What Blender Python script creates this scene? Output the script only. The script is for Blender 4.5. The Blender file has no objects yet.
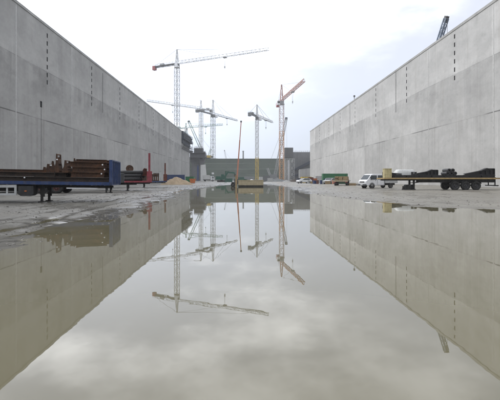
import bpy, math, random
import numpy as np
from mathutils import Vector, Matrix, Euler
random.seed(7)
R = math.radians
scn = bpy.context.scene
COL = scn.collection
CAMZ = 1.25
F = 400.0
def PX(px, d): return (px-243.0)/F*d
def PZ(py, d): return CAMZ+(179.0-py)/F*d
GZ = 0.05            # general level of the mud above the water

# ------------------------------------------------------------------ mesh helpers
class MB:
    def __init__(s): s.v=[]; s.f=[]; s.m=[]; s.mi=0
    def add(s, vs, fs):
        o=len(s.v); s.v += [tuple(p) for p in vs]
        for f in fs: s.f.append(tuple(i+o for i in f)); s.m.append(s.mi)
    def box(s,x0,x1,y0,y1,z0,z1):
        s.add([(x0,y0,z0),(x1,y0,z0),(x1,y1,z0),(x0,y1,z0),(x0,y0,z1),(x1,y0,z1),(x1,y1,z1),(x0,y1,z1)],
              [(0,3,2,1),(4,5,6,7),(0,1,5,4),(1,2,6,5),(2,3,7,6),(3,0,4,7)]); return s
    def bar(s,p,q,w,h=None):
        p=Vector(p);q=Vector(q);h=h or w;d=(q-p)
        if d.length<1e-6: return s
        d.normalize()
        u=d.cross(Vector((0,0,1)))
        if u.length<1e-3: u=Vector((1,0,0))
        u.normalize(); n=u.cross(d)
        a=u*(w/2); b=n*(h/2)
        s.add([p-a-b,p+a-b,p+a+b,p-a+b,q-a-b,q+a-b,q+a+b,q-a+b],
              [(0,1,2,3),(7,6,5,4),(0,4,5,1),(1,5,6,2),(2,6,7,3),(3,7,4,0)]); return s
    def cyl(s,p,q,r,n=12,r2=None,caps=True):
        p=Vector(p);q=Vector(q);r2=r if r2 is None else r2
        d=(q-p).normalized(); u=d.cross(Vector((0,0,1)))
        if u.length<1e-3: u=Vector((1,0,0))
        u.normalize(); w=d.cross(u)
        vs=[]
        for k in range(n):
            a=2*math.pi*k/n; e=u*math.cos(a)+w*math.sin(a)
            vs.append(p+e*r)
        for k in range(n):
            a=2*math.pi*k/n; e=u*math.cos(a)+w*math.sin(a)
            vs.append(q+e*r2)
        fs=[(k,(k+1)%n,n+(k+1)%n,n+k) for k in range(n)]
        if caps: fs += [tuple(range(n-1,-1,-1)),tuple(range(n,2*n))]
        s.add(vs,fs); return s
    def lathe_y(s,prof,n=20,c=(0,0,0)):       # profile (radius, y) closed, turned about the y axis
        m=len(prof); vs=[]
        for k in range(n):
            a=2*math.pi*k/n
            for r,y in prof: vs.append((c[0]+r*math.cos(a),c[1]+y,c[2]+r*math.sin(a)))
        fs=[]
        for k in range(n):
            for j in range(m):
                fs.append((k*m+j,((k+1)%n)*m+j,((k+1)%n)*m+(j+1)%m,k*m+(j+1)%m))
        s.add(vs,fs); return s
    def prism_y(s,poly,y0,y1):                # poly of (x,z), run along y
        n=len(poly)
        vs=[(x,y0,z) for x,z in poly]+[(x,y1,z) for x,z in poly]
        s.add(vs,[tuple(range(n)),tuple(range(2*n-1,n-1,-1))]+[(k,n+k,n+(k+1)%n,(k+1)%n) for k in range(n)]); return s
    def prism_x(s,poly,x0,x1):                # poly of (y,z), run along x
        n=len(poly)
        vs=[(x0,y,z) for y,z in poly]+[(x1,y,z) for y,z in poly]
        s.add(vs,[tuple(range(n)),tuple(range(2*n-1,n-1,-1))]+[(k,n+k,n+(k+1)%n,(k+1)%n) for k in range(n)]); return s
    def xf(s,fn): s.v=[tuple(fn(*p)) for p in s.v]; return s
    def build(s,name,mat,parent=None,loc=None,rot=None,smooth=False,bevel=0):
        me=bpy.data.meshes.new(name); me.from_pydata(s.v,[],s.f); me.validate()
        mats=mat if isinstance(mat,(list,tuple)) else [mat]
        for m in mats: me.materials.append(m)
        if len(mats)>1: me.polygons.foreach_set('material_index',s.m)
        import bmesh
        bm=bmesh.new(); bm.from_mesh(me); bmesh.ops.recalc_face_normals(bm,faces=bm.faces); bm.to_mesh(me); bm.free()
        if smooth: me.polygons.foreach_set('use_smooth',[True]*len(me.polygons))
        o=bpy.data.objects.new(name,me); COL.objects.link(o)
        if parent: o.parent=parent
        if loc is not None: o.location=loc
        if rot is not None: o.rotation_euler=rot
        if bevel:
            b=o.modifiers.new('bevel','BEVEL'); b.width=bevel; b.segments=2; b.limit_method='ANGLE'
        return o
def tag(o,label=None,cat=None,group=None,kind=None):
    if label: o['label']=label
    if cat: o['category']=cat
    if group: o['group']=group
    if kind: o['kind']=kind
    return o
def empty(name,loc,rotz=0,label=None,cat=None,group=None):
    o=bpy.data.objects.new(name,None); COL.objects.link(o)
    o.location=loc; o.rotation_euler=(0,0,rotz); o.empty_display_size=.2
    return tag(o,label,cat,group)
def kids(o): return [c for c in bpy.data.objects if c.parent==o]
def copy_tree(o,parent=None):
    c=o.copy(); COL.objects.link(c)
    if parent: c.parent=parent
    for ch in kids(o): copy_tree(ch,c)
    return c
def dup(o,loc,rot=None,label=None,group=None):
    c=copy_tree(o); c.location=loc
    if rot is not None: c.rotation_euler=rot
    if label: c['label']=label
    if group: c['group']=group
    return c

# ------------------------------------------------------------------ materials
def nodes(name):
    m=bpy.data.materials.new(name); m.use_nodes=True
    nt=m.node_tree; b=nt.nodes['Principled BSDF']; return m,nt,b
def N(nt,t,**kw):
    n=nt.nodes.new(t)
    for k,v in kw.items():
        if k in ('inp',):
            for a,c in v.items(): n.inputs[a].default_value=c
        else: setattr(n,k,v)
    return n
def math_(nt,op,a,b=None,c=None,clamp=False):
    n=nt.nodes.new('ShaderNodeMath'); n.operation=op; n.use_clamp=clamp
    for i,x in enumerate((a,b,c)):
        if x is None: continue
        if isinstance(x,(int,float)): n.inputs[i].default_value=x
        else: nt.links.new(x,n.inputs[i])
    return n.outputs[0]
def mixc(nt,f,a,b,mode='MIX'):
    n=nt.nodes.new('ShaderNodeMix'); n.data_type='RGBA'; n.blend_type=mode
    for s,x in ((n.inputs[0],f),(n.inputs[6],a),(n.inputs[7],b)):
        if isinstance(x,(int,float)): s.default_value=x
        elif isinstance(x,(tuple,list)): s.default_value=tuple(x)+(1,) if len(x)==3 else x
        else: nt.links.new(x,s)
    return n.outputs[2]
def noise(nt,vec,scale,detail=4,rough=.55,out=0):
    n=nt.nodes.new('ShaderNodeTexNoise'); n.inputs['Scale'].default_value=scale
    n.inputs['Detail'].default_value=detail; n.inputs['Roughness'].default_value=rough
    if vec is not None: nt.links.new(vec,n.inputs['Vector'])
    return n.outputs[out]
def mapping(nt,vec,scale=(1,1,1),loc=(0,0,0),rot=(0,0,0)):
    n=nt.nodes.new('ShaderNodeMapping'); n.inputs['Scale'].default_value=scale; n.inputs['Location'].default_value=loc
    n.inputs['Rotation'].default_value=rot
    nt.links.new(vec,n.inputs['Vector']); return n.outputs[0]
def mrange(nt,x,a,b,c=0,d=1,smooth=False):
    n=nt.nodes.new('ShaderNodeMapRange'); n.clamp=True
    if smooth: n.interpolation_type='SMOOTHSTEP'
    nt.links.new(x,n.inputs[0])
    for i,v in enumerate((a,b,c,d)): n.inputs[i+1].default_value=v
    return n.outputs[0]
def bump(nt,b,h,strength,dist=.02):
    n=nt.nodes.new('ShaderNodeBump'); n.inputs['Strength'].default_value=strength; n.inputs['Distance'].default_value=dist
    nt.links.new(h,n.inputs['Height']); nt.links.new(n.outputs[0],b.inputs['Normal'])
def paint(name,c,rough=.5,metal=0.,scale=3.,amt=.35,dirt=(.09,.08,.065),dirtamt=.35):
    m,nt,b=nodes(name); tc=N(nt,'ShaderNodeTexCoord').outputs['Object']
    n1=noise(nt,tc,scale,5,.6); n2=noise(nt,mapping(nt,tc,(1,1,.3)),scale*1.7,4,.6)
    k=mrange(nt,n1,.3,.7,1-amt,1+amt*.4)
    n=nt.nodes.new('ShaderNodeVectorMath'); n.operation='SCALE'; n.inputs[0].default_value=c; nt.links.new(k,n.inputs['Scale'])
    f=mrange(nt,n2,.5,.78,0,dirtamt)
    nt.links.new(mixc(nt,f,n.outputs[0],dirt),b.inputs['Base Color'])
    b.inputs['Metallic'].default_value=metal
    nt.links.new(mrange(nt,n1,.3,.7,min(1,rough+.12),max(.05,rough-.1)),b.inputs['Roughness'])
    bump(nt,b,n2,.15,.01)
    return m
def rusty(name,c1=(.13,.05,.022),c2=(.05,.026,.017),scale=3.):
    m,nt,b=nodes(name); tc=N(nt,'ShaderNodeTexCoord').outputs['Object']
    n1=noise(nt,tc,scale,6,.65); n2=noise(nt,tc,scale*6,4,.6)
    c=mixc(nt,mrange(nt,n1,.35,.65),c2,c1)
    c=mixc(nt,mrange(nt,n2,.55,.75,0,.5),c,(.2,.085,.035))
    nt.links.new(c,b.inputs['Base Color']); b.inputs['Roughness'].default_value=.85
    bump(nt,b,n2,.4,.01); return m
def concrete(name,tone=(.36,.355,.34),stain=.55,light_top=.0,period=19.2,off=56.8,axis=1,lift=True):
    m,nt,b=nodes(name); tc=N(nt,'ShaderNodeTexCoord').outputs['Object']
    sp=N(nt,'ShaderNodeSeparateXYZ'); nt.links.new(tc,sp.inputs[0]); Y=sp.outputs[axis]; Z=sp.outputs[2]
    big=noise(nt,tc,.11,5,.6); mid=noise(nt,mapping(nt,tc,(1,1,1.6)),.42,7,.68); fine=noise(nt,tc,4.,5,.7)
    streak=noise(nt,mapping(nt,tc,(.4,.4,.03)),1.,6,.62)
    streak2=noise(nt,mapping(nt,tc,(1.3,1.3,.05),(7,3,0)),1.,5,.6)
    k=mrange(nt,big,.32,.68,.86,1.1)
    k=math_(nt,'MULTIPLY',k,mrange(nt,mid,.34,.68,.885,1.06))
    k=math_(nt,'MULTIPLY',k,mrange(nt,fine,.3,.7,.95,1.04))
    # formwork boards
    fy=math_(nt,'FRACT',math_(nt,'DIVIDE',Y,2.4)); seam=math_(nt,'LESS_THAN',fy,.018)
    fb=math_(nt,'FLOOR',math_(nt,'DIVIDE',Y,2.4))
    wn=N(nt,'ShaderNodeTexWhiteNoise'); wn.noise_dimensions='2D'
    cv=N(nt,'ShaderNodeCombineXYZ'); nt.links.new(fb,cv.inputs[0])
    if lift:
        lz=math_(nt,'ADD',math_(nt,'GREATER_THAN',Z,10.8),math_(nt,'GREATER_THAN',Z,18.9)); nt.links.new(lz,cv.inputs[1])
    nt.links.new(cv.outputs[0],wn.inputs['Vector'])
    k=math_(nt,'MULTIPLY',k,mrange(nt,wn.outputs['Value'],0,1,.975,1.015))
    k=math_(nt,'MULTIPLY',k,mrange(nt,seam,0,1,1,.955))
    if lift:
        bl=math_(nt,'FLOOR',math_(nt,'DIVIDE',math_(nt,'SUBTRACT',Y,off),period))
        cv2=N(nt,'ShaderNodeCombineXYZ'); nt.links.new(bl,cv2.inputs[0]); nt.links.new(lz,cv2.inputs[1]); cv2.inputs[2].default_value=3.3
        wn2=N(nt,'ShaderNodeTexWhiteNoise'); wn2.noise_dimensions='3D'; nt.links.new(cv2.outputs[0],wn2.inputs['Vector'])
        k=math_(nt,'MULTIPLY',k,mrange(nt,wn2.outputs['Value'],0,1,.9,1.07))
        # lifts: the top pour is cleaner
        k=math_(nt,'MULTIPLY',k,mrange(nt,math_(nt,'ADD',Z,mrange(nt,mid,.3,.7,-.5,.5)),18.3,19.3,1,1+light_top))
        # pale laitance band over the 19 m joint, with a wandering upper edge
        wob=math_(nt,'ADD',Z,mrange(nt,noise(nt,mapping(nt,tc,(.22,.22,.22)),1.,5,.6),.3,.7,-1.6,1.6))
        band=math_(nt,'MULTIPLY',math_(nt,'GREATER_THAN',Z,18.9),mrange(nt,wob,20.,21.2,1,0))
        k=math_(nt,'MULTIPLY',k,mrange(nt,band,0,1,1,1.1))
        # run-down stains from each joint and from the top
        pt=noise(nt,mapping(nt,tc,(.16,.16,.3),(11,3,6)),1.,7,.7)
        dz=math_(nt,'MULTIPLY',mrange(nt,Z,12.,17.,.15,1),mrange(nt,Z,18.7,19.3,1,.35))
        k=math_(nt,'MULTIPLY',k,mrange(nt,math_(nt,'MULTIPLY',mrange(nt,pt,.47,.60),dz),0,1,1,1-stain*.3))
        pt2=noise(nt,mapping(nt,tc,(.5,.5,.9),(1,13,2)),1.,6,.7)
        k=math_(nt,'MULTIPLY',k,mrange(nt,pt2,.58,.68,1,.9))
        def runs(z0,depth,src,lo,hi,amt):
            d=mrange(nt,Z,z0-depth,z0,0,1); d=math_(nt,'MULTIPLY',d,math_(nt,'LESS_THAN',Z,z0))
            return mrange(nt,math_(nt,'MULTIPLY',d,mrange(nt,src,lo,hi)),0,1,1,1-amt)
        k=math_(nt,'MULTIPLY',k,runs(18.9,6.5,streak,.36,.66,stain*.5))
        k=math_(nt,'MULTIPLY',k,runs(26.9,6,streak,.42,.7,stain*.3))
        k=math_(nt,'MULTIPLY',k,runs(10.8,11,streak2,.48,.7,stain*.3))
        # dark joint lines, broken
        brk=mrange(nt,noise(nt,mapping(nt,tc,(.12,.12,.02),(2,9,0)),1.,3,.5),.42,.56,.15,1)
        for z0,w,a in ((10.8,.085,.6),(18.9,.05,.3)):
            ln=math_(nt,'LESS_THAN',math_(nt,'ABSOLUTE',math_(nt,'SUBTRACT',Z,z0)),w)
            k=math_(nt,'MULTIPLY',k,math_(nt,'SUBTRACT',1,math_(nt,'MULTIPLY',math_(nt,'MULTIPLY',ln,brk),a)))
    else:
        k=math_(nt,'MULTIPLY',k,mrange(nt,streak,.42,.7,1,1-stain*.4))
    n=nt.nodes.new('ShaderNodeVectorMath'); n.operation='SCALE'; n.inputs[0].default_value=tone; nt.links.new(k,n.inputs['Scale'])
    k2=noise(nt,mapping(nt,tc,(3.5,3.5,.09),(1,2,5)),1.,5,.6); k3=noise(nt,mapping(nt,tc,(.7,.7,.05),(9,4,2)),1.,5,.6)
    pale=mrange(nt,math_(nt,'MULTIPLY',mrange(nt,k2,.5,.68),mrange(nt,k3,.5,.6)),0,1,1,1.16)
    n2_=nt.nodes.new('ShaderNodeVectorMath'); n2_.operation='SCALE'; nt.links.new(n.outputs[0],n2_.inputs[0]); nt.links.new(pale,n2_.inputs['Scale']); n=n2_
    warm=mixc(nt,mrange(nt,streak2,.55,.75,0,.25),n.outputs[0],(.23,.2,.16))
    nt.links.new(warm,b.inputs['Base Color']); b.inputs['Roughness'].default_value=.88
    bump(nt,b,math_(nt,'ADD',fine,math_(nt,'MULTIPLY',seam,-.6)),.25,.03)
    return m
M={}
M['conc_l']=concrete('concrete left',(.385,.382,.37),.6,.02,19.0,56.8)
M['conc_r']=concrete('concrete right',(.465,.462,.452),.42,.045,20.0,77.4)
M['conc']=concrete('concrete plain',(.36,.36,.35),.6,lift=False)
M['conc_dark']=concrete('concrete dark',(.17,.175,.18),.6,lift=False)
M['slot']=paint('slot',(.06,.06,.063),.8)
M['slot_r']=paint('slot pale',(.10,.10,.10),.8)
M['strip']=paint('joint strip',(.46,.46,.45),.7,amt=.15)
M['strip_d']=paint('joint strip dark',(.17,.17,.17),.8)
M['blue']=paint('blue paint',(.014,.04,.135),.5,amt=.4,dirtamt=.5)
M['blue_dark']=paint('navy paint',(.014,.024,.048),.6)
M['black']=paint('black steel',(.018,.018,.02),.5,dirtamt=.25)
M['dark']=paint('dark chassis',(.024,.023,.022),.6)
M['rubber']=paint('tyre rubber',(.02,.02,.02),.85,dirt=(.12,.11,.09),dirtamt=.5)
M['rim']=paint('rim grey',(.13,.13,.13),.5)
M['rim_red']=paint('rim red',(.10,.045,.04),.6)
M['rim_black']=paint('rim dark',(.06,.06,.065),.5)
M['red']=paint('red paint',(.24,.03,.045),.5)
M['redorange']=paint('red orange paint',(.5,.22,.15),.5,amt=.15,dirtamt=.1)
M['orange']=paint('orange paint',(.52,.14,.03),.5)
M['tan_orange']=paint('faded orange paint',(.5,.27,.13),.55,amt=.2)
M['yellow']=paint('yellow paint',(.5,.36,.06),.5)
M['cream']=paint('cream paint',(.55,.48,.26),.55,amt=.2)
M['beige']=paint('beige paint',(.42,.36,.24),.6,amt=.2,dirt=(.2,.16,.1))
M['ochre']=paint('ochre edge paint',(.38,.27,.12),.6,dirt=(.1,.08,.05))
M['green']=paint('green paint',(.02,.16,.06),.5)
M['green2']=paint('dark green paint',(.022,.11,.075),.5)
M['white']=paint('white paint',(.74,.75,.77),.35,amt=.1,dirtamt=.18)
M['greywhite']=paint('grey white paint',(.45,.46,.46),.5,amt=.2)
M['grey']=paint('grey steel',(.25,.26,.27),.5)
M['dgrey']=paint('dark grey steel',(.09,.095,.1),.6)
M['mgrey']=paint('mid grey steel',(.15,.16,.165),.6)
M['tarp']=paint('pale tarpaulin',(.55,.56,.55),.6,amt=.12,scale=2)
M['crane_w']=paint('crane pale paint',(.52,.53,.53),.5,amt=.2,dirtamt=.12)
M['crane_g']=paint('crane grey paint',(.36,.37,.38),.5,amt=.2)
M['crane_gr']=paint('crane green paint',(.25,.37,.33),.5,amt=.2)
M['crane_b']=paint('crane blue grey',(.16,.21,.29),.5)
M['crane_pw']=paint('crane pinkish white',(.52,.43,.41),.5,amt=.2)
M['crane_red']=paint('crane red paint',(.36,.07,.07),.5,amt=.2)
M['crane_pink']=paint('crane faded red paint',(.42,.22,.17),.5,amt=.2)
M['wood']=paint('timber',(.36,.26,.14),.8,scale=6)
M['plank']=paint('deck planks',(.10,.08,.06),.85,scale=5)
M['rust']=rusty('rust',(.095,.044,.021),(.03,.018,.013))
M['rustred']=rusty('red rust',(.17,.05,.03),(.06,.025,.018))
M['rustdark']=rusty('dark rust',(.045,.032,.024),(.022,.019,.017))
M['sand']=paint('sand',(.35,.27,.18),.95,scale=2,amt=.25,dirtamt=.1)
M['lamp']=paint('lamp glass',(.8,.82,.85),.2,amt=.05,dirtamt=0)
def glass_dark():
    m,nt,b=nodes('vehicle glass'); tc=N(nt,'ShaderNodeTexCoord').outputs['Object']
    nt.links.new(mixc(nt,noise(nt,tc,2.),(.03,.04,.045),(.06,.075,.08)),b.inputs['Base Color']); b.inputs['Roughness'].default_value=.06; return m
M['glass']=glass_dark()

# ------------------------------------------------------------------ ground and water
def perm_noise(x,y,seed):
    rng=np.random.RandomState(seed); T=rng.rand(256,256)
    xi=np.floor(x).astype(int); yi=np.floor(y).astype(int); fx=x-xi; fy=y-yi
    fx=fx*fx*(3-2*fx); fy=fy*fy*(3-2*fy)
    g=lambda a,b:T[a%256,b%256]
    return (g(xi,yi)*(1-fx)+g(xi+1,yi)*fx)*(1-fy)+(g(xi,yi+1)*(1-fx)+g(xi+1,yi+1)*fx)*fy
def fbm(x,y,seed,oct=5,gain=.55):
    t=0;a=1;s=0
    for k in range(oct):
        t=t+a*perm_noise(x*2**k+k*17.3,y*2**k+k*5.1,seed+k); s+=a; a*=gain
    return t/s-.5
def sstep(a,b,x):
    t=np.clip((x-a)/(b-a),0,1); return t*t*(3-2*t)
LY=[-40,0,7,12,18,28,44,60,75,90,100]; LX=[-6.4,-5.4,-4.35,-4.1,-4.2,-4.7,-5.6,-5.2,-4.0,-1.5,1.0]
RY=[-40,0,10,15,18,24,32,48,64,80,90,100]; RX=[45,38,19,11.,8.2,6.3,5.5,5.9,6.6,6.6,5.,1.0]
def ground_h(x,y):
    xl=np.interp(y,LY,LX); xr=np.interp(y,RY,RX)
    wob=fbm(x*.35,y*.22,11,5)*1.3
    wobr=fbm(x*.3,y*.3,31,5)*2.6
    d=np.maximum(xl-x+wob, x-xr+wobr)       # >0 on land
    d=np.where(y>100,np.maximum(d,(y-100)*.3),d)
    land=-.10+.10*sstep(-2.5,0.,d)+.04*sstep(-.1,1.2,d)+.02*sstep(.5,5,d)
    rough=sstep(-.5,.6,d)*(1-.72*sstep(4.5,9,d))
    side=np.where(x<0,1.,.45)
    h=land+rough*side*(fbm(x*.5,y*.28,51,6,.62)*.15+fbm(x*2.3,y*1.2,151,4,.6)*.08+fbm(x*4.2,y*2.4,171,3,.7)*.05)*(1-.35*sstep(30,90,y))
    # wheel ruts beside the left shore
    for off,sd in ((-1.4,3),(-3.1,5),(-4.3,7),(-6.2,9)):
        c=xl+off+fbm(y*.05,y*0+sd,70+sd,3)*1.6
        h=h-.05*np.exp(-((x-c)/.22)**2)*sstep(0.,1.,d)*(.4+1.2*np.clip(fbm(y*.2,y*0+sd*3,90+sd,3)+.3,0,1))
        h=h+.02*np.exp(-((x-c-.35)/.16)**2)*sstep(0.,1.,d)
    h=h+fbm(x*.16,y*.06,91,5)*(.06+.07*sstep(25,60,y))*sstep(-1,3,d)
    return h
def build_ground():
    xs=list(np.arange(-15,13.001,.11))
    a=-15.; st=.14
    left=[]
    while a>-40: a-=st; st=min(.9,st*1.05); left.append(a)
    a=13.; st=.14; right=[]
    while a<42: a+=st; st=min(.9,st*1.05); right.append(a)
    xs=[-1500,-800,-400,-120,-60]+left[::-1]+xs+right+[60,120,400,800,1500]
    ys=[-1500,-800,-200,-80,-40,-20,-10,-4]
    y=0.
    while y<330: ys.append(y); y+=max(.09,y*.0062)
    ys+=[400,600,1000,1500]
    xs=np.array(xs,float); ys=np.array(ys,float)
    X,Y=np.meshgrid(xs,ys); H=ground_h(X,Y)
    far=(np.abs(X)>45)|(Y>330)|(Y<-40); H=np.where(far,.05,H)
    nx=len(xs); ny=len(ys)
    v=np.stack([X,Y,H],-1).reshape(-1,3)
    i=np.arange(nx-1)[None,:]+np.arange(ny-1)[:,None]*nx
    f=np.stack([i,i+1,i+1+nx,i+nx],-1).reshape(-1,4)
    me=bpy.data.meshes.new('ground'); me.vertices.add(len(v)); me.vertices.foreach_set('co',v.ravel())
    me.loops.add(f.size); me.loops.foreach_set('vertex_index',f.ravel().astype(np.int32))
    me.polygons.add(len(f)); me.polygons.foreach_set('loop_start',np.arange(0,f.size,4,dtype=np.int32))
    me.update(calc_edges=True); me.polygons.foreach_set('use_smooth',[True]*len(f))
    m,nt,b=nodes('mud'); pos=N(nt,'ShaderNodeNewGeometry').outputs['Position']
    sp=N(nt,'ShaderNodeSeparateXYZ'); nt.links.new(pos,sp.inputs[0]); Z=sp.outputs[2]; Xo=sp.outputs[0]
    n0=noise(nt,pos,.12,5,.6); n1=noise(nt,mapping(nt,pos,(1,.45,1)),.8,6,.65); n2=noise(nt,pos,7.,5,.7); n3=noise(nt,pos,30.,3,.6)
    nl=noise(nt,mapping(nt,pos,(.8,.18,1),(3,1,0),(0,0,R(8))),.5,6,.7)
    c=mixc(nt,mrange(nt,n0,.35,.65),(.145,.138,.122),(.215,.206,.182))
    c=mixc(nt,mrange(nt,nl,.52,.66,0,.6),c,(.105,.098,.085))
    c=mixc(nt,mrange(nt,n1,.4,.7,0,.55),c,(.13,.122,.105))
    c=mixc(nt,mrange(nt,n2,.5,.75,0,.35),c,(.30,.29,.26))
    c=mixc(nt,mrange(nt,Xo,2,14,0,.4),c,(.25,.225,.18))
    wet=math_(nt,'SUBTRACT',mrange(nt,Z,.02,.085,1,0),mrange(nt,n1,.3,.7,-.25,.25),clamp=True)
    c=mixc(nt,math_(nt,'MULTIPLY',wet,.65),c,(.10,.094,.078))
    nt.links.new(c,b.inputs['Base Color'])
    film=mrange(nt,noise(nt,mapping(nt,pos,(1,.5,1),(4,4,0)),.45,6,.65),.46,.58)
    wt=math_(nt,'MAXIMUM',wet,math_(nt,'MULTIPLY',film,.75))
    nt.links.new(mrange(nt,wt,0,1,.7,.09),b.inputs['Roughness'])
    b.inputs['IOR'].default_value=1.4
    hh=math_(nt,'ADD',math_(nt,'MULTIPLY',n2,.7),math_(nt,'MULTIPLY',n3,.3))
    bn=nt.nodes.new('ShaderNodeBump'); bn.inputs['Distance'].default_value=.03
    nt.links.new(mrange(nt,wt,0,1,.5,.1),bn.inputs['Strength']); nt.links.new(hh,bn.inputs['Height']); nt.links.new(bn.outputs[0],b.inputs['Normal'])
    me.materials.append(m)
    o=bpy.data.objects.new('ground',me); COL.objects.link(o); tag(o,'grey wet mud floor of the lock with tyre ruts','ground',kind='structure')
build_ground()
def build_clods():
    rng=np.random.RandomState(4); n=6500
    y=5.5*np.exp(rng.rand(n)*math.log(85/5.5)); side=rng.rand(n)<.82
    xl=np.interp(y,LY,LX); xr=np.interp(y,RY,RX); u=rng.rand(n)**1.5*7
    x=np.where(side,xl+.7-u,xr-.8+u*1.3)
    z=ground_h(x,y); r=(.008+.022*rng.rand(n)**4)*(1+y/40)
    ok=z>-.006; x,y,z,r=x[ok],y[ok],z[ok],r[ok]; n=len(x)
    base=np.array([(1,0,0),(.3,.95,0),(-.8,.6,0),(-.8,-.6,0),(.3,-.95,0),(.1,.05,.75),(0,0,-.6)])
    V=[];Fc=[]
    for k in range(n):
        a=rng.rand()*6.28; c,s_=math.cos(a),math.sin(a)
        b=base*(.7+.6*rng.rand(7,1)); b=np.stack([b[:,0]*c-b[:,1]*s_,b[:,0]*s_+b[:,1]*c,b[:,2]],1)*r[k]*np.array([1.25,1,.8])
        o=len(V); V+= [tuple(q) for q in b+np.array([x[k],y[k],z[k]+r[k]*.15])]
        for i in range(5): Fc+=[(o+i,o+(i+1)%5,o+5),(o+(i+1)%5,o+i,o+6)]
    g=MB(); g.v=V; g.f=Fc; g.m=[0]*len(Fc)
    o=g.build('mud_clods',paint('clods',(.125,.117,.1),.5,scale=1.5,amt=.5)); tag(o,'loose mud clods and grit scattered along the water edge','mud clods',kind='stuff')
build_clods()
def build_water():
    m,nt,b=nodes('muddy water'); pos=N(nt,'ShaderNodeNewGeometry').outputs['Position']
    n0=noise(nt,mapping(nt,pos,(1,.5,1)),.15,4,.55)
    sp=N(nt,'ShaderNodeSeparateXYZ'); nt.links.new(pos,sp.inputs[0])
    n1=noise(nt,mapping(nt,pos,(1.2,.5,1),(5,2,0)),.9,6,.65)
    edge=math_(nt,'MULTIPLY',mrange(nt,math_(nt,'ADD',sp.outputs[0],math_(nt,'MULTIPLY',n0,3.)),-1.2,-3.6,0,1,True),mrange(nt,n1,.42,.62))
    c=mixc(nt,mrange(nt,n0,.3,.7),(.14,.126,.076),(.168,.153,.098))
    nt.links.new(mixc(nt,math_(nt,'MULTIPLY',edge,.8),c,(.19,.178,.14)),b.inputs['Base Color'])
    nt.links.new(mrange(nt,edge,0,1,.008,.09),b.inputs['Roughness']); b.inputs['IOR'].default_value=1.68
    rp=noise(nt,mapping(nt,pos,(1,1.6,1)),1.1,3,.5)
    bump(nt,b,rp,.055,.012)
    g=MB(); g.add([(-34,-60,0),(36,-60,0),(36,250,0),(-34,250,0)],[(0,1,2,3)])
    o=g.build('water',m); tag(o,'shallow muddy flood water mirroring sky and cranes','water',kind='structure')
build_water()

def build_hill():
    prof=[(286,.0),(292,4.2),(294,4.5),(299,8.6),(302,9.0),(307,13.2),(309,13.4),(313,17.2),(318,17.4),(700,17.4),(720,-1)]
    xs=np.arange(-260,261,4.)
    v=[];f=[]
    for i,x in enumerate(xs):
        for j,(y,z) in enumerate(prof):
            w=(fbm(np.array([x*.05]),np.array([j*3.1]),5,3)[0])
            v.append((x,y+w*3,z+(w*.9 if 0<j<7 else 0)-(.3 if j==0 else 0)))
    n=len(prof)
    for i in range(len(xs)-1):
        for j in range(n-1): f.append((i*n+j,(i+1)*n+j,(i+1)*n+j+1,i*n+j+1))
    g=MB(); g.add(v,f)
    m,nt,b=nodes('grass bank'); pos=N(nt,'ShaderNodeNewGeometry').outputs['Position']
    n1=noise(nt,pos,.12,5,.6); n2=noise(nt,mapping(nt,pos,(.5,1,1.6)),1.,5,.65)
    c=mixc(nt,mrange(nt,n1,.35,.65),(.022,.036,.026),(.036,.05,.036))
    c=mixc(nt,mrange(nt,n2,.5,.72,0,.6),c,(.06,.062,.055))
    nt.links.new(c,b.inputs['Base Color']); b.inputs['Roughness'].default_value=.95
    bump(nt,b,n2,.6,.3)
    o=g.build('hill',m); tag(o,'dark green terraced bank closing the far end','hill',kind='structure')
build_hill()

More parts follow.
